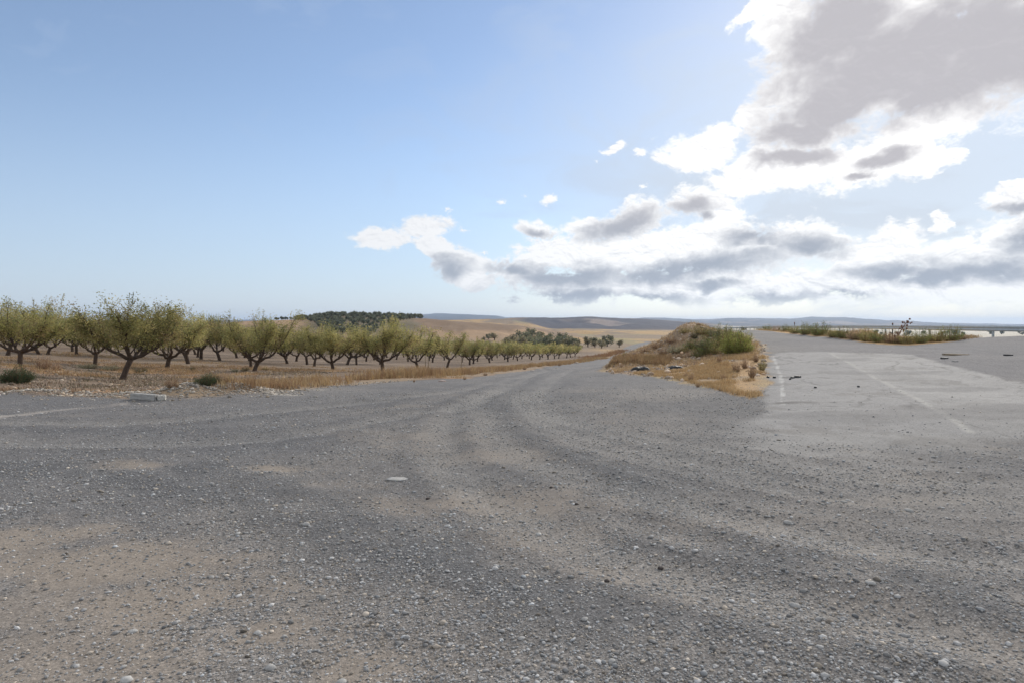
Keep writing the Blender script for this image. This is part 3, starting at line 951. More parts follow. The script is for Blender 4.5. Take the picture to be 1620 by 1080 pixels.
# rubble along the orchard edge
P = []
for bu, bd, bh, br in BERMS[5:]:
    k = 420
    bx, by = at(bu, bd)
    P.append(np.stack([rng.normal(bx, br * .75, k), rng.normal(by, br * .45, k)], 1))
e1 = poly_px([(-40, 622), (120, 622), (250, 626), (420, 618), (620, 602)])
tt = rng.random(1300)
ex = np.interp(tt * (len(e1) - 1), range(len(e1)), e1[:, 0]) + rng.normal(0, .3, 1300)
ey = np.interp(tt * (len(e1) - 1), range(len(e1)), e1[:, 1]) + rng.normal(.2, .6, 1300)
P.append(np.stack([ex, ey], 1))
P = np.vstack(P)
stones('gravel', P[:, 0], P[:, 1], np.clip(rng.lognormal(math.log(.018), .5, len(P)), .008, .05), stone_tint(len(P)) * np.array([1.1, 1.0, .88]),
       'heaped grey rubble along the edge of the orchard', .7)
k = 2600
ux = rng.uniform(960, 1215, k)
dd_ = rng.uniform(19, 36, k)
px, py = (ux - 810) / FPX * dd_, dd_
_, lm, am, gm, vm, tm = surface(px, py)
kp = (vm > .5) & ((gm < .3) | (rng.random(k) < .25))
stones('gravel', px[kp], py[kp], np.clip(rng.lognormal(math.log(.035), .55, kp.sum()), .01, .13), stone_tint(kp.sum()) * np.array([1.25, 1.02, .82]),
       'brown clods and stones on the earth mound', .8)


# single stones one can pick out
def rock(u, v, s, label, tint, flat=.5, stretch=1.3, rz=None, group=None):
    x, y = ground_at(u, v)
    s = s * (.82 if flat == .55 else .6 if flat == .6 else 1)
    x2 = ICO_V.copy()
    # one subdivision for a rounder stone
    E, Vn, Fn = {}, [p for p in x2], []

    def mid(a, b):
        kx = (min(a, b), max(a, b))
        if kx not in E:
            E[kx] = len(Vn)
            m = (Vn[a] + Vn[b])
            Vn.append(m / np.linalg.norm(m))
        return E[kx]
    for a, b, c in ICO_F:
        ab, bc, ca = mid(a, b), mid(b, c), mid(c, a)
        Fn += [(a, ab, ca), (b, bc, ab), (c, ca, bc), (ab, bc, ca)]
    Vn = np.array(Vn)
    Vn *= (1 + rng.normal(0, .09 if flat > .2 else .16, len(Vn)))[:, None]
    Vn *= np.array([stretch, 1, flat]) * s
    o = mesh_np('rock', Vn, np.array(Fn), M_STONE, cols={'tint': np.tile(tint, (len(Vn), 1))})
    o.location = (x, y, hz_(x, y) + s * flat * .35)
    o.rotation_euler = (0, 0, rng.uniform(0, 3) if rz is None else rz)
    tag(o, label, 'rock', group)
    return o


rock(628, 757, .105, 'pale flat stone slab lying alone in the middle of the gravel', (.36, .35, .33), .09, 1.3, 0)
for (u, v, s, lb) in [
    (1377, 936, .030, 'large rounded grey stone in the right foreground gravel'),
    (1259, 955, .034, 'pale angular stone left of the large rounded grey one'),
    (925, 986, .022, 'lighter of the two pale pebbles at lower centre'),
    (825, 1013, .020, 'small pale pebble in the dark gravel at lower centre'),
    (968, 1052, .02, 'grey pebble near the bottom edge right of centre'),
    (408, 995, .024, 'round tan stone in the brown dirt at lower left'),
    (428, 1050, .030, 'pale round stone low in the brown dirt at lower left'),
    (200, 1072, .032, 'pale stone cut by the bottom edge at lower left'),
    (210, 994, .026, 'long pale pebble on the brown dirt patch'),
    (334, 910, .022, 'small pale stone at the edge of the dark gravel band'),
    (484, 833, .035, 'flat pale stone at left of the dark gravel band'),
    (376, 845, .026, 'small flat pale chip in the dark gravel at left'),
    (513, 718, .035, 'tiny white chip on the yard left of centre'),
    (852, 838, .03, 'white chip pair in the compacted earth at centre'),
    (1438, 805, .045, 'white flat chip on the tracks at right'),
    (1335, 792, .03, 'bright small stone on the right wheel tracks'),
    (1246, 824, .04, 'low grey stone left of the right wheel tracks'),
    (1493, 1065, .028, 'pale pebble near the bottom right corner'),
    (540, 1073, .03, 'grey stone cut by the bottom edge left of centre')]:
    g = rng.uniform(.30, .42)
    rock(u, v, s, lb, (g, g * .98, g * .93), .55)
for (u, v, s, lb) in [
    (677, 788, .03, 'black clod right of the pale stone slab'),
    (960, 921, .03, 'dark clod on the brown earth below centre'),
    (1045, 894, .035, 'dark brown clod in the earth right of centre'),
    (872, 770, .03, 'small dark clod on the pale wheel track at centre'),
    (912, 795, .03, 'small dark lump among the chippings right of centre')]:
    rock(u, v, s, lb, (.06, .05, .045), .6)


# ------------------------------------------------------------------ leaves and trees
def leaves(P, size, tint, up=.3, w=.42, D=None):
    """one diamond-shaped quad per leaf"""
    n = len(P)
    d = rng.normal(0, 1, (n, 3)) if D is None else D + rng.normal(0, .35, (n, 3))
    d[:, 2] += up
    d /= np.linalg.norm(d, axis=1)[:, None]
    q = rng.normal(0, 1, (n, 3))
    b = np.cross(d, q)
    b /= np.linalg.norm(b, axis=1)[:, None] + 1e-9
    s = size * rng.uniform(.7, 1.3, n)[:, None]
    V = np.stack([P, P + d * s * .5 + b * s * w * .5, P + d * s, P + d * s * .5 - b * s * w * .5], 1).reshape(-1, 3)
    F = np.arange(n * 4).reshape(-1, 4)
    return V, F, np.repeat(tint, 4, 0)


def bez(p0, d0, p1, n):
    p0, d0, p1 = map(np.array, (p0, d0, p1))
    t = np.linspace(0, 1, n)[:, None]
    c = p0 + d0
    return (1 - t) ** 2 * p0 + 2 * t * (1 - t) * c + t * t * p1


def almond(seed, lod, prim=None, lean=None, whips=10, density=1.0, H=3.75, Rc=2.5):
    """returns wood mesh and crown mesh of an open vase-shaped almond"""
    g = np.random.default_rng(seed)
    mb = MB()
    kk = (7, 5, 4)[lod]
    lean = lean if lean is not None else (g.uniform(-.38, .38), g.uniform(-.25, .25))
    th_ = g.uniform(.52, .90)
    top = np.array([lean[0], lean[1], th_])
    mb.tube(bez((0, 0, -.15), (lean[0] * .2, lean[1] * .2, .45), top, 6), np.array([.19, .145, .125, .12, .118, .12]) * (.92 if lod == 0 else 1.0), kk + 1)
    if prim is None:
        m = g.integers(3, 5)
        a0 = g.uniform(0, 6.28)
        prim = [(a0 + 6.283 * q / m + g.uniform(-.35, .35), g.uniform(1.15, 1.55), g.uniform(.75, 1.15)) for q in range(m)]
    tips, tdir = [], []
    for az_, ln, rise in prim:
        e = top + np.array([math.cos(az_) * ln * .85, math.sin(az_) * ln * .85, rise])
        c = bez(top - [0, 0, .04], (math.cos(az_) * ln * .42, math.sin(az_) * ln * .42, rise * .22), e, 8)
        c[1:-1] += g.normal(0, .03, (6, 3))
        mb.tube(c, np.linspace(.085, .038, 8), kk)
        ns = 6 if lod < 2 else 4
        for q in range(ns):
            tq = .35 + .65 * q / (ns - 1)
            p = c[int(tq * 7)]
            a2 = az_ + g.uniform(-1.3, 1.3)
            l2 = g.uniform(.55, 1.05)
            e2 = p + np.array([math.cos(a2) * l2 * .75, math.sin(a2) * l2 * .75, g.uniform(.65, 1.45)])
            e2[2] = min(e2[2], H - .75 + g.uniform(-.25, .1))
            rad = math.hypot(e2[0] - lean[0], e2[1] - lean[1])
            if rad > Rc * .82:
                e2[:2] = lean + (e2[:2] - lean) * Rc * .82 / rad
            c2 = bez(p, (math.cos(a2) * .2, math.sin(a2) * .2, .22), e2, 6)
            c2[1:-1] += g.normal(0, .025, (4, 3))
            mb.tube(c2, np.linspace(.034, .013, 6), max(3, kk - 2), False)
            nt_ = 10 if lod == 0 else 7 if lod == 1 else 6
            for w in range(nt_):
                p3 = c2[g.integers(2, 6)]
                dd = g.normal(0, 1, 3)
                dd[2] = abs(dd[2]) * .55 + .25
                out = np.array([p3[0] - lean[0], p3[1] - lean[1], 0])
                dd += out * .35
                if g.random() < .3:
                    dd[2] -= .9
                dd /= np.linalg.norm(dd)
                l3 = g.uniform(.4, .9)
                e3 = p3 + dd * l3
                e3[2] = min(e3[2], H - .40 + g.uniform(-.30, .15))
                c3 = bez(p3, dd * l3 * .4, e3, 4)
                if lod < 2:
                    mb.tube(c3, np.linspace(.011, .004, 4), 3, False)
                tips.append(c3)
                tdir.append(dd)
    # upright whips rising out of the crown
    nbase = len(tips)
    for w in range(whips):
        c3 = tips[g.integers(0, nbase)]
        p3 = c3[-1]
        if p3[2] < H * .62:
            continue
        l3 = g.uniform(.35, .8)
        e3 = p3 + np.array([g.normal(0, .12), g.normal(0, .12), l3])
        c4 = bez(p3, (g.normal(0, .08), g.normal(0, .08), l3 * .4), e3, 5)
        if lod < 2:
            mb.tube(c4, np.linspace(.009, .004, 5), 3, False)
        k = int((34 if lod == 0 else 12) * density)
        if lod < 2:
            tq = g.uniform(.1, 1, k)
            tips.append(None)
            tdir.append((c4, tq))
    # leaf points
    per, size = ((74, .088), (32, .15), (13, .28))[lod]
    per = int(per * density)
    pts, tint, clump = [], [], []
    pal = np.array([[.128, .122, .044], [.170, .150, .058], [.098, .102, .042], [.200, .170, .070], [.145, .112, .056]])
    for c3, dd in zip(tips, tdir):
        if c3 is None:
            c4, tq = dd
            f = tq * 4
            q = np.clip(f.astype(int), 0, 3)
            p = c4[q] + (c4[q + 1] - c4[q]) * (f - q)[:, None] + g.normal(0, .03, (len(tq), 3))
            base = pal[g.choice(3)] * .85
        else:
            m = int(per * g.uniform(.5, 1.35))
            tq = g.uniform(0, 1.12, m)
            f = np.clip(tq, 0, 1) * 3
            q = np.clip(f.astype(int), 0, 2)
            p = c3[q] + (c3[q + 1] - c3[q]) * (f - q)[:, None] + g.normal(0, (.13, .14, .16)[lod], (m, 3))
            base = pal[g.choice(5, p=[.34, .24, .16, .12, .14])]
        pts.append(p)
        tint.append(base[None] * g.uniform(.75, 1.25, (len(p), 1)) * g.uniform(.85, 1.15))
    P = np.vstack(pts)
    C = np.vstack(tint)
    km = P[:, 2] > g.uniform(.95, 1.65, len(P))
    P, C = P[km], C[km]
    global rng
    keep_rng = rng
    rng = g
    V, F, T = leaves(P, size, C, .25)
    rng = keep_rng
    wood = mb.build('trunk', M_BARK, smooth=True, link=False)
    crown = mesh_np('crown', V, F, M_LEAF, cols={'tint': T}, link=False)
    return wood, crown


def tree_obj(name, meshes, x, y, rz, s, label, cat, group=None, sz=None):
    o = empty(name, (x, y, hz_(x, y) - .02), rz, s)
    if sz:
        o.scale = (s, s, s * sz)
    for nm, me in zip(('trunk', 'crown'), meshes):
        c = bpy.data.objects.new(nm, me)
        COL.objects.link(c)
        c.parent = o
    tag(o, label, cat, group)
    return o


PI = math.pi
T0 = [almond(100 + q, 0, whips=9, H=3.5 + .12 * q, Rc=2.2 + .1 * (q % 4)) for q in range(7)]
T1 = [almond(200 + q, 1, whips=7, H=3.5 + .1 * q, Rc=2.15 + .12 * (q % 4)) for q in range(6)]
T2 = [almond(300 + q, 2) for q in range(4)]
GRP = 'almond trees of the orchard'


def base_at(u, v, d):
    """trunk foot seen at (u, v); falls back on the distance"""
    x, y = ground_at(u, v, 260)
    if abs(math.log(max(y, 1) / d)) > .30:
        x, y = at(u, d)
    return x, y


# front row, left to right, limbs set as in the photograph
n_tree = 0
front = [
    (32, 578, 32, 1.0, dict(prim=[(PI * .98, 1.5, .75), (PI * .72, 1.2, 1.0), (.2, 1.5, .62), (-.6, 1.2, .9)], lean=(.02, 0), whips=14), 'almond tree at the left edge, straight trunk behind the dark green bush'),
    (193, 600, 28, .97, dict(prim=[(PI * 1.02, 1.65, .95), (.08, 1.75, .95), (.9, 1.2, 1.1), (-1.8, 1.0, 1.2)], lean=(.34, .05), whips=10), 'nearest almond tree, trunk leaning right and forking low into two long limbs'),
    (402, 587, 40, 1.06, dict(prim=[(PI * .95, 1.3, .9), (.12, 1.55, 1.05), (1.4, 1.0, 1.2), (-1.2, 1.2, 1.0)], lean=(.26, 0), whips=26), 'almond tree with bare twigs rising high above its crown, leaning trunk'),
    (497, 579, 48, .92, dict(prim=[(PI * .8, 1.2, 1.1), (.3, 1.3, 1.0), (1.6, 1.0, 1.2)], lean=(.12, 0)), 'small almond tree just left of the one with a straight three-way fork'),
    (527, 584, 46, 1.04, dict(prim=[(PI * .95, 1.4, .9), (PI * .55, .9, 1.2), (.15, 1.5, 1.0), (-1.4, 1.1, 1.1)], lean=(-.10, 0)), 'almond tree with a straight three-way fork behind the tallest dry grass'),
    (564, 577, 56, .95, dict(prim=[(PI * .9, 1.3, .6), (.15, 1.5, .62), (1.5, 1.0, 1.0)], lean=(-.03, 0)), 'almond tree with a thin straight trunk and flat Y fork'),
    (606, 587, 56, 1.08, dict(prim=[(PI * .92, 1.3, 1.0), (.1, 1.7, .85), (1.3, 1.0, 1.3), (-1.3, 1.0, 1.1)], lean=(-.08, 0)), 'almond tree with one long limb reaching right, below the end of the dark grove'),
    (662, 584, 62, 1.06, dict(lean=(-.22, 0)), 'almond tree with trunk leaning left beside the two wooden stakes'),
    (707, 581, 70, 1.02, dict(lean=(.28, 0)), 'almond tree with trunk leaning right, just right of the stakes'),
    (743, 577, 78, .98, dict(lean=(.02, 0)), 'almond tree right of the leaning one, first of the small even row'),
    (150, 577, 34, .98, dict(prim=[(PI * .85, 1.4, .8), (.5, 1.2, 1.2), (-1.6, 1.1, 1.0)], lean=(.10, 0), whips=14), 'almond tree with a bent trunk standing between the left edge tree and the nearest one'),
    (121, 561, 43, .95, dict(lean=(0, 0)), 'short-trunked almond tree behind the bent one at left'),
    (264, 582, 36, 1.12, dict(lean=(.15, 0)), 'almond tree just right of and behind the nearest one'),
    (298, 575, 41, 1.18, dict(lean=(-.15, 0)), 'almond tree with trunk leaning left, second to the right of the nearest one'),
    (318, 568, 47, 1.22, dict(lean=(.05, 0)), 'almond tree with short straight trunk, third to the right of the nearest one'),
    (397, 581, 43, .9, dict(lean=(-.02, 0)), 'almond tree with a vertical trunk directly behind the tree with bare twigs'),
    (62, 560, 42, 1.0, dict(), 'almond tree behind the gap between the left edge tree and the bent one'),
    (222, 566, 44, 1.15, dict(), 'almond tree hidden behind the crown of the nearest one'),
    (348, 570, 45, 1.15, dict(), 'almond tree in the gap left of the tree with bare twigs'),
    (455, 575, 50, 1.0, dict(), 'almond tree in the gap right of the tree with bare twigs'),
    (375, 566, 52, 1.1, dict(), 'almond tree close behind and left of the tree with bare twigs'),
    (12, 562, 40, 1.1, dict(), 'almond tree behind the left edge tree, cut by the frame'),
]
for q, (u, v, d, s, kw, lb) in enumerate(front):
    x, y = base_at(u, v, d)
    # limb directions are given as seen from the camera
    me = almond(500 + q, 0 if d < 60 else 1, **kw)
    tree_obj('almond_tree', me, x, y, -math.atan2(x, y) * .8, s * 1.04, lb, 'almond tree', GRP)
fx = [(24, -17.6), (28, -17.0), (40, -16.2), (50, -14.4), (58, -12), (65, -10), (74, -7.6), (110, 2.0), (166, 16.5), (190, 22)]


def front_x(y):
    return float(np.interp(y, [p[0] for p in fx], [p[1] for p in fx]))


ords = ['first', 'second', 'third', 'fourth', 'fifth', 'sixth', 'seventh', 'eighth', 'ninth', 'tenth', 'eleventh', 'twelfth', 'thirteenth', 'fourteenth']
tr = random.Random(4)
far_front = 0
yy_ = 84.0
while yy_ < 172:
    x = front_x(yy_) + tr.uniform(-.4, .4)
    k = T1[tr.randrange(6)] if yy_ < 100 else T2[tr.randrange(4)]
    lb = f'{ords[far_front]} small almond tree of the far front row, counted from the left towards the road'
    tree_obj('almond_tree', k, x, yy_, tr.uniform(0, 6.28), tr.uniform(.95, 1.08), lb, 'almond tree', GRP)
    far_front += 1
    yy_ += 7.6
SECOND = {}
for row in range(1, 16):
    y0 = 25.0 + (row * 3.1) % 7.5
    idx = 0
    while y0 < 180:
        x = front_x(y0 + 2) - 7.6 * row * (1 if y0 < 90 else .85)
        u = 810 + FPX * x / y0
        jx, jy = tr.uniform(-.6, .6), tr.uniform(-.6, .6)
        ok = -90 < u < 930 and tr.random() > .06
        if row == 1 and y0 < 31:
            ok = False
        for fr in front:                                # keep clear of the placed front trees
            ax, ay = at(fr[0], fr[2])
            if math.hypot(ax - x, ay - y0) < 5.0:
                ok = False
        if row > 5 and y0 > 60 and (row * 7 + idx) % 3 == 0 and y0 > 120:
            ok = False
        if ok:
            x, yq = x + jx, y0 + jy
            d = math.hypot(x, yq)
            near = d < 62
            k = (T0[tr.randrange(7)] if d < 48 else T1[tr.randrange(6)] if d < 95 else T2[tr.randrange(4)])
            uu = 810 + FPX * x / yq
            if row <= 2 and near:
                lb = f'{ords[idx]} almond tree from the left in the {ords[row]} row behind the front row'
                if row == 1:
                    lb = f'{ords[idx]} almond tree from the left in the row just behind the front trees'
            elif uu < 440:
                lb = 'almond tree deep in the left part of the orchard, crown merging with its neighbours'
            elif uu < 780:
                lb = 'almond tree in the back rows below the dark grove and brown hill'
            else:
                lb = 'tiny almond tree in the back rows near the bend of the road'
            tree_obj('almond_tree', k, x, yq, tr.uniform(0, 6.28), tr.uniform(.98, 1.14), lb, 'almond tree', GRP if (row <= 2 and near) else 'back rows of the almond orchard')
            idx += 1
        y0 += 7.5


# ------------------------------------------------------------------ round dark trees (olive-like)
def round_tree(seed, Hh=4.0, W=4.4, nl=900, size=.42, pal=((.058, .068, .042), (.085, .092, .062), (.040, .046, .030), (.12, .125, .09))):
    g = np.random.default_rng(seed)
    mb = MB()
    th = Hh * .16
    mb.tube(bez((0, 0, -.2), (.05, 0, .5), (.1, .05, th), 4), [.3, .24, .2, .2], 6)
    cl = []
    for q in range(13):
        a = g.uniform(0, 6.28)
        rr_ = W * .5 * math.sqrt(g.random()) * .68
        p = np.array([math.cos(a) * rr_, math.sin(a) * rr_, Hh * g.uniform(.30, .80)])
        mb.tube(bez((.1, .05, th - .1), (p[0] * .3, p[1] * .3, .5), p, 4), [.12, .09, .06, .04], 4, False)
        cl.append((p, Hh * g.uniform(.14, .22)))
    pal = np.array(pal)
    pts, tn = [], []
    for p, rd in cl:
        m = nl // 11
        v = g.normal(0, 1, (m, 3))
        v /= np.linalg.norm(v, axis=1)[:, None]
        v *= (g.random(m) ** .4)[:, None] * rd * 1.25
        v[:, 2] *= .85
        pts.append(p + v)
        tn.append(pal[g.choice(len(pal), m)] * g.uniform(.8, 1.2))
    global rng
    kr = rng
    rng = g
    Vv, F, T = leaves(np.vstack(pts), size, np.vstack(tn), .1, .7)
    rng = kr
    return mb.build('trunk', M_BARK, smooth=True, link=False), mesh_np('crown', Vv, F, M_LEAF2, cols={'tint': T}, link=False)


RT = [round_tree(700 + q) for q in range(4)]
RTB = [round_tree(720 + q, 3.6, 4.2, 700, .36, ((.11, .105, .06), (.14, .125, .075), (.085, .078, .05), (.16, .13, .085))) for q in range(3)]
RTC = [round_tree(740 + q, 3.8, 4.6, 900, .36, ((.075, .082, .05), (.10, .10, .06), (.055, .06, .038), (.12, .115, .075))) for q in range(3)]
# olives beyond the bend of the road (u, base distance, scale)
mid_tr = [(806, 205, 1.0, 'B'), (822, 195, 1.15, 'B'), (815, 225, 1.2, 'B'), (827, 255, 1.35, 'R'), (834, 212, 1.0, 'R'), (846, 228, 1.1, 'B'), (848, 200, .9, 'R'),
          (862, 235, 1.25, 'R'), (858, 205, 1.1, 'R'), (870, 205, 1.0, 'B'), (875, 198, .9, 'R'), (888, 205, 1.05, 'R'), (898, 200, 1.0, 'B'), (908, 200, .95, 'R'), (914, 196, .8, 'B'),
          (840, 330, 1.2, 'R'), (853, 320, 1.0, 'B'), (890, 300, 1.1, 'R'), (899, 290, .85, 'R'), (930, 255, 1.1, 'B'), (941, 245, .7, 'B'), (939, 270, .9, 'R'),
          (952, 240, .9, 'B'), (961, 262, 1.15, 'R'), (980, 250, .8, 'B'), (782, 300, 1.0, 'B'), (773, 305, .7, 'R'), (765, 290, .6, 'B'), (800, 250, 1.0, 'B')]
lbm = {840: 'lone dark tree on the field, upper left of the group beyond the bend', 853: 'lone dark tree right of the uppermost one beyond the bend',
       890: 'small dark tree at the right end above the olive clump', 899: 'small twisted tree beside the right end tree above the clump',
       930: 'pale scrubby tree on the golden slope nearest the olive clump', 941: 'lowest small bush of the golden slope', 939: 'bush behind the scrubby tree on the golden slope',
       952: 'left of the two paired bushes on the golden slope', 961: 'darker taller tree of the pair on the golden slope', 980: 'rounded bush on the golden slope nearest the far road',
       782: 'bush at the foot of the brown hill, right one', 773: 'bush at the foot of the brown hill, left one', 765: 'tiny bush at the foot of the brown hill, leftmost', 800: 'bushy tree at the left end of the olive clump'}
for u, d, s, kd in mid_tr:
    x, y = at(u, d)
    k = tr.choice(RTC if kd == 'R' else RTB)
    lb = lbm.get(u, 'olive tree in the dense clump just beyond the far end of the orchard')
    tree_obj('olive_tree', k, x, y, tr.uniform(0, 6.28), s * (1.3 if 803 < u < 920 else 1.1), lb, 'olive tree', 'olive trees beyond the bend' if u in lbm else 'olive clump beyond the orchard')
# grove on the hill
gs = 0
placed = []
for att in range(6000):
    if gs >= 290:
        break
    u = tr.uniform(470, 668)
    d = tr.uniform(305, 472)
    if d < 430 + (u - 655) * 1.6 and u > 590:
        continue
    if u < 515 and d < 430 - (u - 470) * 2.2:
        continue
    x, y = at(u, d)
    if any((x - a) ** 2 + (y - b) ** 2 < 4.9 ** 2 for a, b in placed):
        continue
    placed.append((x, y))
    tree_obj('grove_tree', tr.choice(RT), x, y, tr.uniform(0, 6.28), tr.uniform(.62, 1.05), 'dark evergreen tree of the dense grove covering the hill', 'tree', 'dark grove on the hill')
    gs += 1
for q in range(15):
    u = 437 + q * 3.6 + tr.uniform(-.8, .8)
    x, y = at(u, 452)
    tree_obj('ridge_tree', RT[q % 4], x, y, tr.uniform(0, 6), tr.uniform(.42, .72),
             'small dark tree in the single line along the ridge left of the grove', 'tree', 'line of trees on the left ridge')
# dark trees of the plain beyond the guardrail
q = 0
for u in sorted(tr.uniform(1385, 1640) for _ in range(22)):
    d = 930 + tr.uniform(-90, 160)
    x, y = at(u, d)
    tree_obj('plain_tree', RT[q % 4], x, y, tr.uniform(0, 6), tr.uniform(.9, 2.0), 'dark olive tree on the pale plain seen under the guardrail', 'olive tree', 'olive trees on the plain')
    q += 1


# ------------------------------------------------------------------ shrubs
def shrub(seed, kind, W=1.0, Hh=1.0, nst=60, per=34, size=.055):
    g = np.random.default_rng(seed)
    pals = {'broom': ((.125, .135, .035), (.17, .17, .05), (.075, .085, .025)), 'green': ((.085, .105, .035), (.125, .135, .045), (.055, .072, .028)),
            'grey': ((.14, .14, .09), (.19, .18, .11), (.10, .10, .07)), 'dark': ((.034, .048, .022), (.052, .066, .032), (.022, .030, .015)),
            'brown': ((.19, .14, .09), (.25, .18, .11), (.13, .09, .06)), 'olive': ((.15, .14, .05), (.20, .18, .07), (.10, .095, .04))}
    pal = np.array(pals[kind])
    mb = MB()
    pts, tn, dr = [], [], []
    for q in range(nst):
        a = g.uniform(0, 6.28)
        sp = math.sqrt(g.random())
        hh = Hh * math.sqrt(max(0.08, 1 - (sp * .92) ** 2)) * g.uniform(.55, 1.18)
        e = np.array([math.cos(a) * sp * W * .5, math.sin(a) * sp * W * .5, hh])
        b = np.array([math.cos(a) * .1 * W, math.sin(a) * .1 * W, -.03])
        c = bez(b, (e[0] * .45, e[1] * .45, hh * .25), e, 5)
        mb.tube(c, np.linspace(.010, .003, 5) * (Hh ** .5), 3, False)
        tq = g.uniform(.12, 1.05, per)
        f = np.clip(tq, 0, .999) * 4
        k = f.astype(int)
        p = c[k] + (c[k + 1] - c[k]) * (f - k)[:, None] + g.normal(0, .045 * W ** .5, (per, 3))
        p[:, 2] = np.maximum(p[:, 2], .01)
        pts.append(p)
        dr.append((c[k + 1] - c[k]) / (np.linalg.norm(c[k + 1] - c[k], axis=1)[:, None]) * 1.2)
        tn.append(pal[g.choice(3, p=[.5, .25, .25])] * g.uniform(.8, 1.2, (per, 1)))
    global rng
    kr = rng
    rng = g
    Vv, F, T = leaves(np.vstack(pts), size, np.vstack(tn), .3, .36 if kind != 'grey' else .5, np.vstack(dr))
    rng = kr
    return mb.build('stems', M_STALK, link=False), mesh_np('foliage', Vv, F, M_LEAF2, cols={'tint': T}, link=False)


SH = {}
for kd in ('broom', 'green', 'grey', 'dark', 'brown', 'olive'):
    SH[kd] = [shrub(900 + q * 7 + len(kd), kd) for q in range(2)]


def put_shrub(x, y, kd, w, h, label, group=None, name='shrub', sink=0.0):
    o = empty(name, (x, y, hz_(x, y) - sink), tr.uniform(0, 6.28))
    o.scale = (w, w, h)
    for nm, me in zip(('stems', 'foliage'), tr.choice(SH[kd])):
        c = bpy.data.objects.new(nm, me)
        COL.objects.link(c)
        c.parent = o
    return tag(o, label, 'shrub', group)


def shrub_px(u, v, kd, wpx, hpx, label, group=None, d=None):
    x, y = ground_at(u, v) if d is None else at(u, d)
    k = y / FPX
    return put_shrub(x, y, kd, wpx * k, hpx * k, label, group)


BIG = [shrub(970 + q, kd, 1, 1, 150, 90, .045) for q, kd in enumerate(('dark', 'dark', 'broom', 'green'))]


def big_shrub(u, v, k, wpx, hpx, label, d=None):
    x, y = ground_at(u, v) if d is None else at(u, d)
    f = y / FPX
    o = empty('shrub', (x, y, hz_(x, y) - .03), tr.uniform(0, 6))
    o.scale = (wpx * f, wpx * f, hpx * f)
    for nm, me in zip(('stems', 'foliage'), BIG[k]):
        c = bpy.data.objects.new(nm, me)
        COL.objects.link(c)
        c.parent = o
    tag(o, label, 'shrub')


big_shrub(26, 606, 0, 48, 27, 'round dark green bush at the left edge in front of the orchard')
big_shrub(328, 608, 1, 42, 18, 'low grey-green bush beside the gravel heap left of the dry grass')
shrub_px(356, 606, 'brown', 26, 13, 'flat brown bush touching the low grey-green one')
shrub_px(272, 613, 'brown', 24, 18, 'small dry brown bush above the concrete block')
shrub_px(68, 584, 'brown', 26, 22, 'reddish dead bush on bare soil right of the round green bush')
shrub_px(88, 585, 'brown', 22, 12, 'low twiggy dead bush right of the reddish one')
shrub_px(140, 582, 'grey', 34, 9, 'low grey-green weed patch behind the nearest almond tree, left one')
shrub_px(175, 585, 'grey', 30, 9, 'low weed patch beside the trunk of the nearest almond tree')
shrub_px(222, 588, 'dark', 24, 9, 'low dark weed patch right of the nearest almond trunk')
shrub_px(305, 586, 'dark', 9, 7, 'tiny dark tuft on the bare orchard soil')
shrub_px(372, 588, 'grey', 14, 6, 'small grey tuft left of the tree with bare twigs')
shrub_px(388, 587, 'dark', 16, 7, 'dark tuft at the foot of the tree with bare twigs')
shrub_px(420, 585, 'olive', 14, 5, 'flat olive tuft right of the tree with bare twigs')
shrub_px(8, 618, 'brown', 30, 8, 'brown weeds at the left edge of the yard')
shrub_px(116, 619, 'brown', 18, 5, 'flat brown weed on the edge of the yard at left')
# the mound
G_M = 'shrubs on the earth mound'
big_shrub(1166, 561, 2, 50, 33, 'bright yellow-green broom bush at the right foot of the mound', d=27.0)
mound = [(1097, 29.5, 'green', 30, 14, 'green bush crowning the top of the mound'), (1110, 31, 'olive', 26, 12, 'olive bush right of the top of the mound'),
         (1085, 31.5, 'olive', 20, 8, 'small bush just left of the top of the mound'), (1125, 31, 'grey', 30, 14, 'grey-green bush on the back of the mound'),
         (1142, 31, 'green', 32, 18, 'wide green bush on the right shoulder of the mound'), (1158, 31, 'grey', 28, 15, 'grey bush above the broom on the right shoulder'),
         (1128, 29.3, 'green', 36, 20, 'large dark green bush in the hollow of the mound'), (1147, 29, 'olive', 34, 22, 'olive bush between the hollow and the broom'),
         (1112, 28.6, 'dark', 26, 18, 'dark bush at the lower right face of the mound'), (1104, 28.0, 'green', 18, 14, 'deep green bush at the foot of the mound behind the golden grass'),
         (1120, 28.2, 'green', 28, 16, 'leafy bush low on the right face of the mound'), (1178, 31, 'broom', 24, 16, 'small broom bush behind the bright one'),
         (1137, 27.9, 'olive', 26, 14, 'brownish olive bush above the golden grass slope'), (1152, 27.6, 'brown', 22, 10, 'brown low bush under the olive one'),
         (1070, 29.5, 'grey', 26, 10, 'pale grey bush in the middle of the left face'), (1050, 30, 'brown', 20, 9, 'brown tuft halfway down the left face'),
         (1062, 31, 'brown', 20, 8, 'brown tuft on the left skyline of the mound'), (1040, 31.5, 'brown', 24, 9, 'dark brown tuft lower on the left skyline'),
         (1022, 31.5, 'brown', 24, 9, 'brown tuft near the left end of the skyline'), (1000, 31.5, 'brown', 24, 8, 'last brown tuft at the left end of the mound'),
         (1082, 29.2, 'olive', 16, 8, 'small olive tuft on the upper left face'), (1075, 28.6, 'brown', 12, 6, 'small dark tuft low on the left face'),
         (1058, 28.6, 'brown', 14, 9, 'twiggy dead plant above the white rubble'), (1090, 28.4, 'brown', 12, 6, 'little brown tuft in the middle of the mound foot'),
         (1030, 29.4, 'olive', 16, 7, 'small olive tuft on the lower left face'), (1098, 30.6, 'dark', 12, 9, 'dark tip of the highest bush on the mound')]
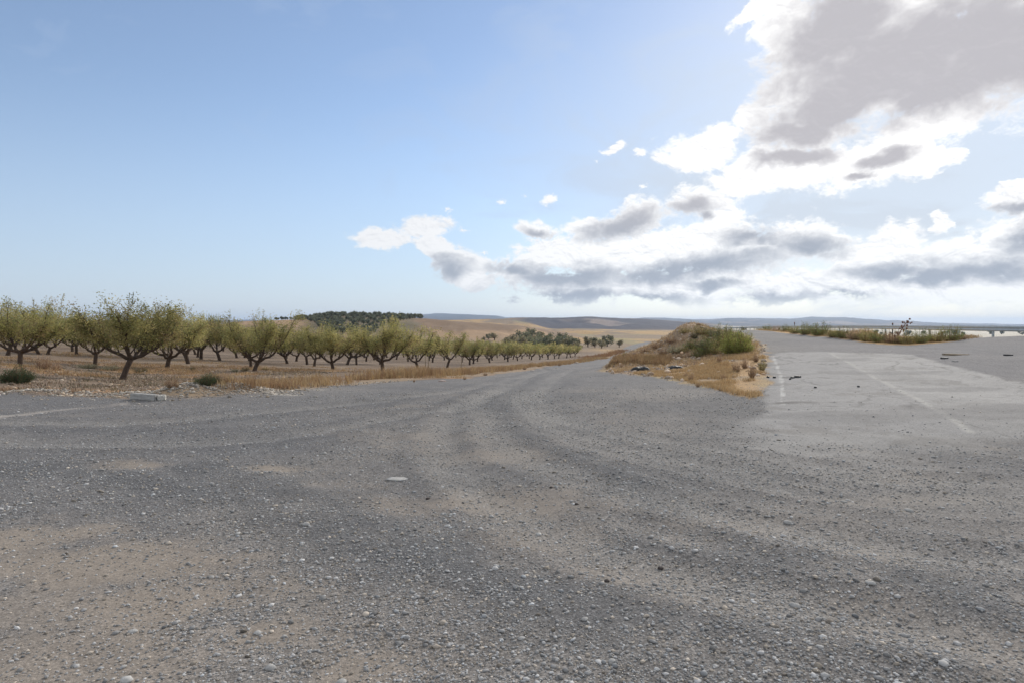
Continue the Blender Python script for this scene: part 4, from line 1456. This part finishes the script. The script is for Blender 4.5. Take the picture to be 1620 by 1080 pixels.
for u, d, kd, w, h, lb in mound:
    x, y = at(u, d)
    f = d / FPX
    kk_ = 1.25 if u > 1095 else 1.2
    put_shrub(x, y, kd, w * f * kk_, h * f * kk_ * .95, lb, G_M)
# thistle stalks around the golden grass
for u, v, w, h, lb in [(1165, 588, 16, 20, 'dry thistle stalk in the golden grass, left one near the broom'), (1178, 582, 14, 20, 'dark weed stalk right of the thistle near the broom'),
                       (1190, 598, 16, 26, 'tallest dry weed at the right side of the golden grass'), (1206, 585, 14, 18, 'pale weed beside the asphalt edge'),
                       (1094, 602, 12, 14, 'brown weed at the lower left of the golden grass'), (1104, 612, 9, 8, 'small weed at the bottom edge of the golden grass'),
                       (1144, 601, 9, 12, 'lone brown weed in the middle of the golden grass'), (1196, 572, 14, 14, 'straw-coloured weed at the top right of the golden grass'),
                       (1138, 575, 10, 16, 'dark weed at the top of the golden grass'), (1085, 598, 10, 9, 'low brown weed left end of the golden grass'),
                       (961, 583, 9, 8, 'small dark weed on the tip of the verge by the lower road'), (972, 574, 10, 15, 'tall dark weed on the verge by the lower road'),
                       (983, 582, 5, 9, 'thin dark stalk left of the rubble'), (989, 567, 8, 11, 'yellow-brown weed left in the dry grass by the rubble'),
                       (1140, 618, 8, 6, 'tiny weed on the gravel under the golden grass')]:
    shrub_px(u, v, 'brown' if 'yellow' not in lb and 'pale' not in lb else 'olive', w, h, lb, 'weeds on the verge')
# bushes below the guardrail
G_R = 'bushes along the guardrail'
rail_b = [(1503, 37.2, 'green', 34, 19, 'dark green bush at the right end of the line below the guardrail'), (1478, 37, 'olive', 30, 18, 'olive bush second from the right end below the guardrail'),
          (1455, 37, 'green', 28, 18, 'green bush right of the leaning red-brown plant'), (1437, 36.8, 'olive', 26, 16, 'olive bush behind the leaning red-brown plant'),
          (1412, 37, 'brown', 26, 17, 'brown bush just left of the leaning red-brown plant'), (1390, 38, 'green', 28, 18, 'green bush left of the leaning plant'),
          (1372, 38.5, 'olive', 26, 16, 'olive bush left of centre below the guardrail'), (1352, 39.5, 'brown', 24, 13, 'straw bush behind the gravel heap'),
          (1334, 41, 'green', 24, 14, 'green bush above the left gravel heap'), (1318, 44, 'olive', 22, 12, 'olive bush at the back of the gravel heaps'),
          (1296, 47, 'green', 34, 18, 'widest green bush where the rail passes behind'), (1275, 50, 'green', 28, 15, 'green bush left of the widest one'),
          (1258, 53, 'olive', 22, 10, 'olive bush on the far left part of the rail'), (1243, 56, 'green', 20, 9, 'small green bush on the far rail'),
          (1228, 60, 'brown', 16, 8, 'small brown bush on the far rail'), (1214, 64, 'green', 16, 7, 'tiny green bush far along the rail'),
          (1200, 72, 'green', 12, 6, 'dark tuft beside the last visible rail posts'), (1176, 86, 'dark', 12, 6, 'farthest dark tuft on the crest of the old road'),
          (1520, 38, 'brown', 22, 8, 'dry straw tuft at the end of the bushes by the rail'), (1425, 35.8, 'brown', 22, 12, 'reddish dry tuft at the foot of the leaning plant')]
BL = [(1170, 520), (1200, 522.5), (1225, 524.5), (1250, 527), (1270, 529), (1300, 531.5), (1340, 537), (1370, 541), (1400, 543), (1440, 544.5), (1478, 541.5), (1510, 539.5), (1545, 535)]


def rail_base(u, dv=0.0):
    return ground_at(u, np.interp(u, [p[0] for p in BL], [p[1] for p in BL]) - dv, 110)


for u, d, kd, w, h, lb in rail_b:
    x, y = rail_base(u, .8)
    f = y / FPX
    put_shrub(x, y, kd, w * f * 1.15, h * f * 1.22, lb, G_R)
for q in range(16):
    u = tr.uniform(1225, 1515)
    x, y = rail_base(u, tr.uniform(.6, 3))
    f = y / FPX
    put_shrub(x, y, tr.choice(['olive', 'green', 'brown', 'green']), tr.uniform(14, 24) * f, tr.uniform(6, 11) * f, 'small mixed tuft filling between the larger bushes of the rail line', 'filler tufts along the guardrail')

# leaning dead plant
x, y = rail_base(1416, 1.0)
o = empty('dead_plant', (x, y, hz_(x, y) - .03))
mb = MB()
g = np.random.default_rng(77)
st = bez((0, 0, 0), (.15, 0, .5), (.62, 0, 1.12), 8)
mb.tube(st, np.linspace(.035, .015, 8), 6)
st2 = bez((.1, 0, .1), (.0, 0, .35), (.25, .1, .75), 6)
mb.tube(st2, np.linspace(.02, .01, 6), 5)
mb.build('stem', M_STALK, o)
mt = MB()
for q in range(22):
    t = g.uniform(.35, 1)
    p = st[int(t * 7)]
    e = p + np.array([g.uniform(-.12, .30), g.uniform(-.15, .15), g.uniform(.02, .28)])
    mt.tube(bez(p, (.04, 0, .06), e, 4), np.linspace(.008, .005, 4), 4, False)
    mh = MB()
    mh.add(ICO_V * g.uniform(.025, .05) * np.array([1, 1, 1.4]) + e, T=ICO_F)
    mh.build('seed_head', M_STALK, o)
mt.build('twig', M_STALK, o)
tag(o, 'leaning red-brown dead plant with seed heads rising above the guardrail', 'dead plant')

# ------------------------------------------------------------------ dry grass
def grass(name, P, h, w, blades, label, pal, spread=.07, lean=.35):
    n = len(P)
    x = np.repeat(P[:, 0], blades) + rng.normal(0, spread, n * blades)
    y = np.repeat(P[:, 1], blades) + rng.normal(0, spread, n * blades)
    hh = np.repeat(np.broadcast_to(h, n), blades) * rng.uniform(.45, 1.15, n * blades)
    z = height(x, y) - .01
    a = rng.uniform(0, 6.283, n * blades)
    ln = np.abs(rng.normal(0, lean, n * blades)) * hh
    wd = w * rng.uniform(.6, 1.4, n * blades)
    b = np.stack([x, y, z], 1)
    dx = np.stack([np.cos(a), np.sin(a), 0 * a], 1)
    sd_ = np.stack([-np.sin(a + .5), np.cos(a + .5), 0 * a], 1) * wd[:, None] / 2
    m = b + dx * (ln * .35)[:, None] + np.array([0, 0, 1]) * (hh * .6)[:, None]
    t = b + dx * ln[:, None] + np.array([0, 0, 1]) * hh[:, None]
    Vv = np.stack([b - sd_, b + sd_, m + sd_ * .8, m - sd_ * .8, t], 1).reshape(-1, 3)
    k = (np.arange(n * blades) * 5)[:, None]
    Qd = k + np.array([[0, 1, 2, 3]])
    Tr = k + np.array([[3, 2, 4]])
    pal = np.array(pal)
    c = pal[rng.integers(0, len(pal), n)]
    c = np.repeat(c, blades, 0) * rng.uniform(.75, 1.25, (n * blades, 1))
    o = mesh_np(name, Vv, [Qd, Tr], M_GRASS, cols={'tint': np.repeat(c, 5, 0)})
    tag(o, label, 'grass', kind='stuff')
    return o


PG = [(.42, .29, .15), (.38, .255, .13), (.33, .215, .12), (.46, .34, .19), (.29, .18, .10)]
PS = [(.45, .33, .18), (.38, .26, .14), (.30, .20, .11)]


def along(P, n, w, t0=0, t1=1, bias=0.0):
    seg = np.linalg.norm(np.diff(P, axis=0), axis=1)
    cs = np.concatenate([[0], np.cumsum(seg)])
    s = rng.uniform(t0, t1, n) * cs[-1]
    x = np.interp(s, cs, P[:, 0])
    y = np.interp(s, cs, P[:, 1])
    i = np.clip(np.searchsorted(cs, s) - 1, 0, len(seg) - 1)
    tx, ty = (np.diff(P, axis=0) / seg[:, None])[i].T
    o = rng.normal(bias, w, n)
    return np.stack([x - ty * o, y + tx * o], 1), s / cs[-1]


def off_lot(P, margin=.0):
    s = sdist_poly(LOT, P[:, 0], P[:, 1])
    return P[s < -margin]


P1, s1 = along(EDGE, 5200, .75, 0, 1, 1.0)
c = fbm(P1[:, 0] / 2.0, P1[:, 1] / 2.0, 3, off=41)
P1 = P1[(c > .40)]
P1 = off_lot(P1, .05)
hh = .16 + .42 * fbm(P1[:, 0] / 2.6, P1[:, 1] / 2.6, 3, off=42) ** 1.3
uu = 810 + FPX * P1[:, 0] / P1[:, 1]
hh *= np.interp(uu, [340, 400, 520, 680, 760, 850, 1000], [.25, .85, 1.35, 1.15, .95, 1.0, 1.2])
grass('dry_grass', P1, hh, .014, 16, 'golden dry grass strip between the orchard and the gravel', PG, .09)
# dry patches inside the orchard
Pn = np.stack([rng.uniform(-1, 1, 9000), rng.uniform(17.5, 60, 9000)], 1)
Pn[:, 0] = -.82 * Pn[:, 1] + (Pn[:, 0] + 1) * .5 * (Pn[:, 1] * .75)
k1 = fbm(Pn[:, 0] / 5, Pn[:, 1] / 2.5, 4, off=20)
Pn = off_lot(Pn[(k1 > .60) & (Pn[:, 1] > 19)], .3)
grass('dry_grass', Pn, .17, .016, 9, 'sparse rusty dry grass on the orchard soil', PG, .12, .5)
Pw = np.stack([rng.uniform(-60, 520, 5200), rng.uniform(16, 42, 5200)], 1)
Pw = np.stack([(Pw[:, 0] - 810) / FPX * Pw[:, 1], Pw[:, 1]], 1)
Pw = off_lot(Pw, .2)
kw_ = fbm(Pw[:, 0] / 2.2, Pw[:, 1] / 1.5, 4, .6, off=81)
grass('dry_weeds', Pw[(kw_ > .50)][:1500], .10, .018, 9, 'low brown and grey weeds dotted over the orchard floor', [(.20, .16, .10), (.26, .20, .12), (.13, .12, .08), (.17, .11, .07)], .16, .7)
kk2 = rng.random(len(Pw)) < .6
Pc = Pw[kk2] + rng.normal(0, .3, (kk2.sum(), 2))
Pc = off_lot(Pc, .05)
stones('clods', Pc[:, 0], Pc[:, 1], np.clip(rng.lognormal(math.log(.028), .5, len(Pc)), .01, .09), stone_tint(len(Pc)) * np.array([1.0, .80, .62]),
       'brown clods and stones on the orchard soil', .7)
# golden slope by the mound
def in_poly(P, n, m=.05):
    lo, hi = P.min(0), P.max(0)
    q = rng.uniform(lo, hi, (n, 2))
    return q[sdist_poly(P, q[:, 0], q[:, 1]) > m]


q1 = in_poly(GOLD, 9000)
k1 = fbm(q1[:, 0] / .9, q1[:, 1] / 1.8, 4, off=43)
uq = 810 + FPX * q1[:, 0] / q1[:, 1]
q1 = q1[(k1 > .38) & ((uq < 1160) | (k1 > .52))]
grass('dry_grass', q1, .12 + .0 * q1[:, 0], .010, 14, 'short golden grass on the slope in front of the mound', PG[:2] + PG[3:4], .08, .5)
q2 = in_poly(GOLD2, 3500)
grass('dry_grass', q2, .26, .012, 14, 'golden dry grass behind the rubble at the foot of the mound', PG, .09, .35)
qm = np.stack([rng.uniform(965, 1200, 1500), rng.uniform(25, 34, 1500)], 1)
qm = np.stack([(qm[:, 0] - 810) / FPX * qm[:, 1], qm[:, 1]], 1)
qm = off_lot(qm, .1)
grass('dry_grass', qm, .16, .012, 10, 'thin straw tufts scattered over the earth mound', PS, .10, .5)
qr = np.stack([rng.uniform(1200, 1545, 1500), np.zeros(1500)], 1)
qd = np.array([rail_base(u_)[1] for u_ in range(1200, 1546, 5)])
qr[:, 1] = np.interp(qr[:, 0], range(1200, 1546, 5), qd) + rng.uniform(0.1, 3.5, 1500)
qr = np.stack([(qr[:, 0] - 810) / FPX * qr[:, 1], qr[:, 1]], 1)
grass('dry_grass', qr[rng.random(1500) < .55], .20, .014, 9, 'straw-coloured grass under the guardrail bushes', PS, .12, .4)
# far roadside beyond the dip
P2, _ = along(smooth_line(poly_px([('d', 925, 150), ('d', 950, 165), ('d', 975, 190), ('d', 985, 215)]), 6), 500, 1.2)
grass('dry_grass', P2, .7, .05, 8, 'rusty verge grass beside the far stretch of road', [(.27, .15, .08), (.33, .2, .1)], .3)

# ------------------------------------------------------------------ guardrail
rail = empty('guardrail', (27.4, 36, 0))
dirv = np.array([.196, .98])


def rail_pt(s):
    x, y = 27.4 + dirv[0] * s, 36 + dirv[1] * s
    top = np.interp(y, [20, 36, 60, 84, 110, 145], [1.60, 1.61, 1.60, 1.50, 1.30, 1.0])
    return x, y, top


S = np.arange(-12, 118, 1.0)
prof = [(0, 0), (.0, -.02), (-.045, -.055), (-.045, -.095), (.0, -.135), (.0, -.175), (-.045, -.215), (-.045, -.255), (0, -.29), (0, -.31)]
nx, ny = dirv[1], -dirv[0]
for which in (0,):
    Vb = []
    for s in S:
        x, y, t = rail_pt(s)
        for o_, zz in prof:
            Vb.append((x + nx * (o_ - .08) - 27.4, y + ny * (o_ - .08) - 36, t + zz))
        for o_, zz in prof[::-1]:
            Vb.append((x + nx * (o_ - .074) - 27.4, y + ny * (o_ - .074) - 36, t + zz))
    kp = len(prof) * 2
    Qb = []
    for a in range(len(S) - 1):
        for b in range(kp):
            Qb.append((a * kp + b, a * kp + (b + 1) % kp, (a + 1) * kp + (b + 1) % kp, (a + 1) * kp + b))
    mesh_np('rail_beam', np.array(Vb), np.array(Qb), M_STEEL, rail)
pm = None
for s in np.arange(-8, 116, 4.0):
    x, y, t = rail_pt(s)
    if pm is None:
        b = MB()
        b.box((0, 0, -.62), (.10, .012, 1.30))
        b.box((-.05, 0, -.62), (.012, .06, 1.30))
        b.box((.05, 0, -.62), (.012, .06, 1.30))
        b.box((-.06, 0, -.15), (.07, .05, .2))
        pm = b.build('post', M_STEEL, link=False)
    p = bpy.data.objects.new('post', pm)
    COL.objects.link(p)
    p.parent = rail
    p.location = (x - 27.4, y - 36, t)
    p.rotation_euler = (0, 0, -math.atan2(dirv[0], dirv[1]))
tag(rail, 'long grey steel guardrail along the highway on the right', 'guardrail')
# marker posts standing at the rail
for s, lb in ((15.3, 'short dark marker post at the rail left of the leaning plant'), (48, 'dark roadside marker post far along the rail')):
    x, y, t = rail_pt(s)
    b = MB()
    b.box((0, 0, .40), (.07, .04, 1.0 if s < 20 else 1.2))
    b2 = MB()
    b2.box((0, 0, .90 if s < 20 else 1.10), (.10, .05, .10 if s < 20 else .22))
    o = empty('marker_post', (x + .3, y, t - .75))
    b.build('post', M_DARK, o)
    b2.build('reflector', M_STALK, o)
    tag(o, lb, 'marker post')

# ------------------------------------------------------------------ concrete block, planks, slabs, stakes, rubble
def chamfer_box(size, ch=.015, jit=.004, rough=3):
    """box with bevelled and slightly chipped edges"""
    import bmesh
    bm = bmesh.new()
    bmesh.ops.create_cube(bm, size=1)
    for v in bm.verts:
        v.co = Vector((v.co.x * size[0], v.co.y * size[1], v.co.z * size[2]))
    bmesh.ops.bevel(bm, geom=list(bm.edges), offset=ch, segments=2, affect='EDGES')
    bmesh.ops.subdivide_edges(bm, edges=list(bm.edges), cuts=rough, use_grid_fill=True)
    for v in bm.verts:
        v.co += Vector(rng.normal(0, jit, 3))
    return bm


def bm_obj(name, bm, mat, parent=None):
    me = bpy.data.meshes.new(name)
    bm.to_mesh(me)
    bm.free()
    me.materials.append(mat)
    o = bpy.data.objects.new(name, me)
    COL.objects.link(o)
    if parent:
        o.parent = parent
    return o


x, y = ground_at(233, 631)
o = bm_obj('concrete_block', chamfer_box((.66, .22, .14), .012, .003), M_CONC)
o.location = (x - .03, y, hz_(x, y) + .05)
o.rotation_euler = (R(-3), R(2), R(-12))
tag(o, 'long grey concrete block lying at the edge of the yard', 'concrete block')
x, y = ground_at(256, 632)
o = bm_obj('concrete_block', chamfer_box((.16, .2, .13), .02, .006), simple('pale_concrete', (.46, .44, .40), .9, .15, 14, .5, 60, dist=.004))
o.location = (x, y, hz_(x, y) + .04)
o.rotation_euler = (R(4), R(-5), R(20))
tag(o, 'small pale broken piece of concrete at the right end of the long block', 'concrete block')
for u, v, sz, rz, mt_, lb, cat, nm in [
    (1512, 561, (.92, .12, .06), R(-3), M_WOOD, 'long weathered plank lying on the gravel at upper right', 'plank', 'plank'),
    (1595, 561, (.30, .10, .05), R(4), M_DARK, 'short dark board on the gravel near the right edge', 'plank', 'plank'),
    (1494, 568, (.22, .12, .05), R(8), M_DARK, 'small dark lump below the left end of the long plank', 'debris', 'debris'),
    (1511, 572, (.18, .1, .03), R(8), M_CONC, 'flat grey chip below the long plank', 'debris', 'debris'),
    (1262, 597, (.16, .11, .05), R(8), M_DARK, 'dark asphalt lump on the old road, largest of the row', 'asphalt lump', 'asphalt_lump'),
    (1254, 598, (.09, .09, .04), R(30), M_DARK, 'small asphalt lump left of the largest one on the road', 'asphalt lump', 'asphalt_lump'),
    (1225, 597, (.07, .07, .05), R(30), M_DARK, 'asphalt lump left of the white edge line', 'asphalt lump', 'asphalt_lump'),
    (1215, 597, (.08, .07, .05), R(60), M_DARK, 'asphalt lump by the grass at the edge of the old road', 'asphalt lump', 'asphalt_lump'),
    (1250, 600, (.05, .05, .04), R(0), M_DARK, 'tiny asphalt lump nearest the camera in the row', 'asphalt lump', 'asphalt_lump'),
    (1204, 555, (.36, .12, .05), R(4), M_DARK, 'long dark strip of debris behind the broom bush on the road', 'debris', 'debris'),
    (1290, 614, (.05, .05, .035), R(0), M_DARK, 'lone dark pebble on the asphalt right of the edge line', 'asphalt lump', 'asphalt_lump'),
    (1358, 613, (.05, .05, .035), R(0), M_DARK, 'lone dark pebble on the asphalt near the seam', 'asphalt lump', 'asphalt_lump')]:
    x, y = ground_at(u, v)
    o = bm_obj(nm, chamfer_box(sz, min(sz) * .15, min(sz) * .07, 2), mt_)
    o.location = (x, y, hz_(x, y) + sz[2] * .4)
    o.rotation_euler = (R(2), R(1), rz)
    tag(o, lb, cat)
# wooden stakes in the dry grass
for u, v, h, ln, lb in [(673, 582, .95, .02, 'left of the two thin wooden stakes in front of the leaning almond tree'), (678, 585, 1.0, -.03, 'right and thicker of the two wooden stakes in the dry grass'),
                        (729, 587, 1.05, .10, 'tilted pale stake standing alone in the dry grass'), (437 + 206, 0, 0, 0, '')]:
    if not h:
        continue
    x, y = ground_at(u, v)
    mb = MB()
    f = y / FPX
    mb.tube([(0, 0, -.1), (ln * .4, 0, h * f * 22 * .5), (ln, 0, h * f * 22)], np.array([.035, .032, .026]) * (1.2 if 'thicker' in lb else 1), 7)
    o = mb.build('wooden_stake', M_WOOD, smooth=False)
    o.location = (x, y, hz_(x, y))
    tag(o, lb, 'stake')
# rubble dumped at the foot of the mound: dark sheet, pale lumps, plank
def sheet(u, v, w, dpt, h, mat, label, name, seed):
    g = np.random.default_rng(seed)
    x0, y0 = ground_at(u, v)
    n1, n2 = 18, 10
    gx, gy = np.meshgrid(np.linspace(-1, 1, n1), np.linspace(-1, 1, n2))
    fx_, fy_ = gx.ravel(), gy.ravel()
    rad = np.maximum(0, 1 - (fx_ ** 4 + fy_ ** 4) ** .5 * .9)
    zz = h * np.sqrt(rad) * (.5 + fbm(fx_ * 2 + seed, fy_ * 2, 4, off=3))
    X_ = fx_ * w / 2 + g.normal(0, .01, len(fx_))
    Y_ = fy_ * dpt / 2 + g.normal(0, .01, len(fx_))
    wz = height(X_ + x0, Y_ + y0) - hz_(x0, y0)
    top = np.stack([X_, Y_, zz + wz + .02], 1)
    bot = top - [0, 0, .05]
    bot[:, 2] = np.minimum(bot[:, 2], wz + .0)
    Vv = np.vstack([top, bot])
    Q_ = []
    for a in range(n2 - 1):
        for b in range(n1 - 1):
            k = a * n1 + b
            Q_ += [(k, k + 1, k + n1 + 1, k + n1), (k + n1 * n2, k + n1 * n2 + n1, k + n1 * n2 + n1 + 1, k + n1 * n2 + 1)]
    bd = [b for b in range(n1)] + [a * n1 + n1 - 1 for a in range(1, n2)] + [(n2 - 1) * n1 + b for b in range(n1 - 2, -1, -1)] + [a * n1 for a in range(n2 - 2, 0, -1)]
    for a, b in zip(bd, bd[1:] + bd[:1]):
        Q_.append((b, a, a + n1 * n2, b + n1 * n2))
    o = mesh_np(name, Vv, np.array(Q_), mat)
    o.location = (x0, y0, hz_(x0, y0))
    return tag(o, label, 'debris')


sheet(1012, 587, .75, .5, .16, M_DARK, 'crumpled black sheet dumped at the foot of the mound', 'dark_sheet', 3)
sheet(1066, 584, .62, .4, .13, M_DARK, 'second black crumpled heap right of the white rubble', 'dark_sheet', 5)
for u, v, s, lb, tn in [(1041, 586, .10, 'whitest lump of the rubble at the foot of the mound', (.6, .6, .58)), (1047, 583, .08, 'white lump right of the whitest one', (.55, .55, .53)),
                        (1030, 584, .08, 'pale grey lump between the black sheet and the white rubble', (.38, .37, .36)), (1035, 583, .12, 'flat pale slab behind the white rubble', (.34, .33, .33)),
                        (1053, 581, .10, 'grey lump right behind the white rubble', (.3, .3, .3)), (998, 588, .09, 'pinkish flat stone left of the black sheet', (.36, .29, .26)),
                        (990, 588, .08, 'leftmost pale stone of the dumped rubble', (.42, .38, .35)), (1022, 583, .10, 'brown clod above the black sheet', (.14, .10, .08)),
                        (1076, 579, .07, 'small white stone on the right heap', (.5, .5, .48)), (1070, 577, .06, 'smallest white stone above the right heap', (.5, .5, .48)),
                        (912, 574, .22, 'pale stone on the far verge of the lower road', (.45, .40, .34)), (880, 583, .10, 'pale stone on the near verge of the lower road', (.45, .4, .34)),
                        (842, 586, .12, 'white-tan stone where the yard narrows into the road', (.48, .42, .36)), (699, 603, .10, 'flat pinkish stone by the edge of the dry grass', (.40, .32, .28)),
                        (935, 596, .05, 'pale pebble in the middle of the lower road', (.42, .4, .38))]:
    rock(u, v, s, lb, tn, .45, 1.5)
for u, v, w, h, lb in [(768, 594, 10, 6, 'dark tuft leaning over the edge of the lower road'), (735, 600, 7, 5, 'small dark tuft on the gravel edge'), (455, 615, 6, 7, 'dark stalk on the pale crust by the yard'),
                       (885, 578, 7, 5, 'small dark tuft on the verge of the lower road'), (655, 604, 5, 5, 'tiny dark tuft at the gravel edge below the stakes'), (830, 584, 9, 6, 'brown tuft near the narrowing of the road')]:
    shrub_px(u, v, 'brown', w, h, lb)

# ------------------------------------------------------------------ haze
mb = MB()
mb.box((0, 0, 40), (36000, 36000, 240))
m, t = new_mat('haze')
vol = nd(t, 'ShaderNodeVolumePrincipled', {'Color': (.62, .78, 1.0, 1), 'Density': 9e-5, 'Anisotropy': .25})
nd(t, 'ShaderNodeOutputMaterial', {1: vol.outputs[0]})
hz_o = mb.build('haze', m)
tag(hz_o, 'pale blue distance haze filling the valley', 'haze', kind='stuff')
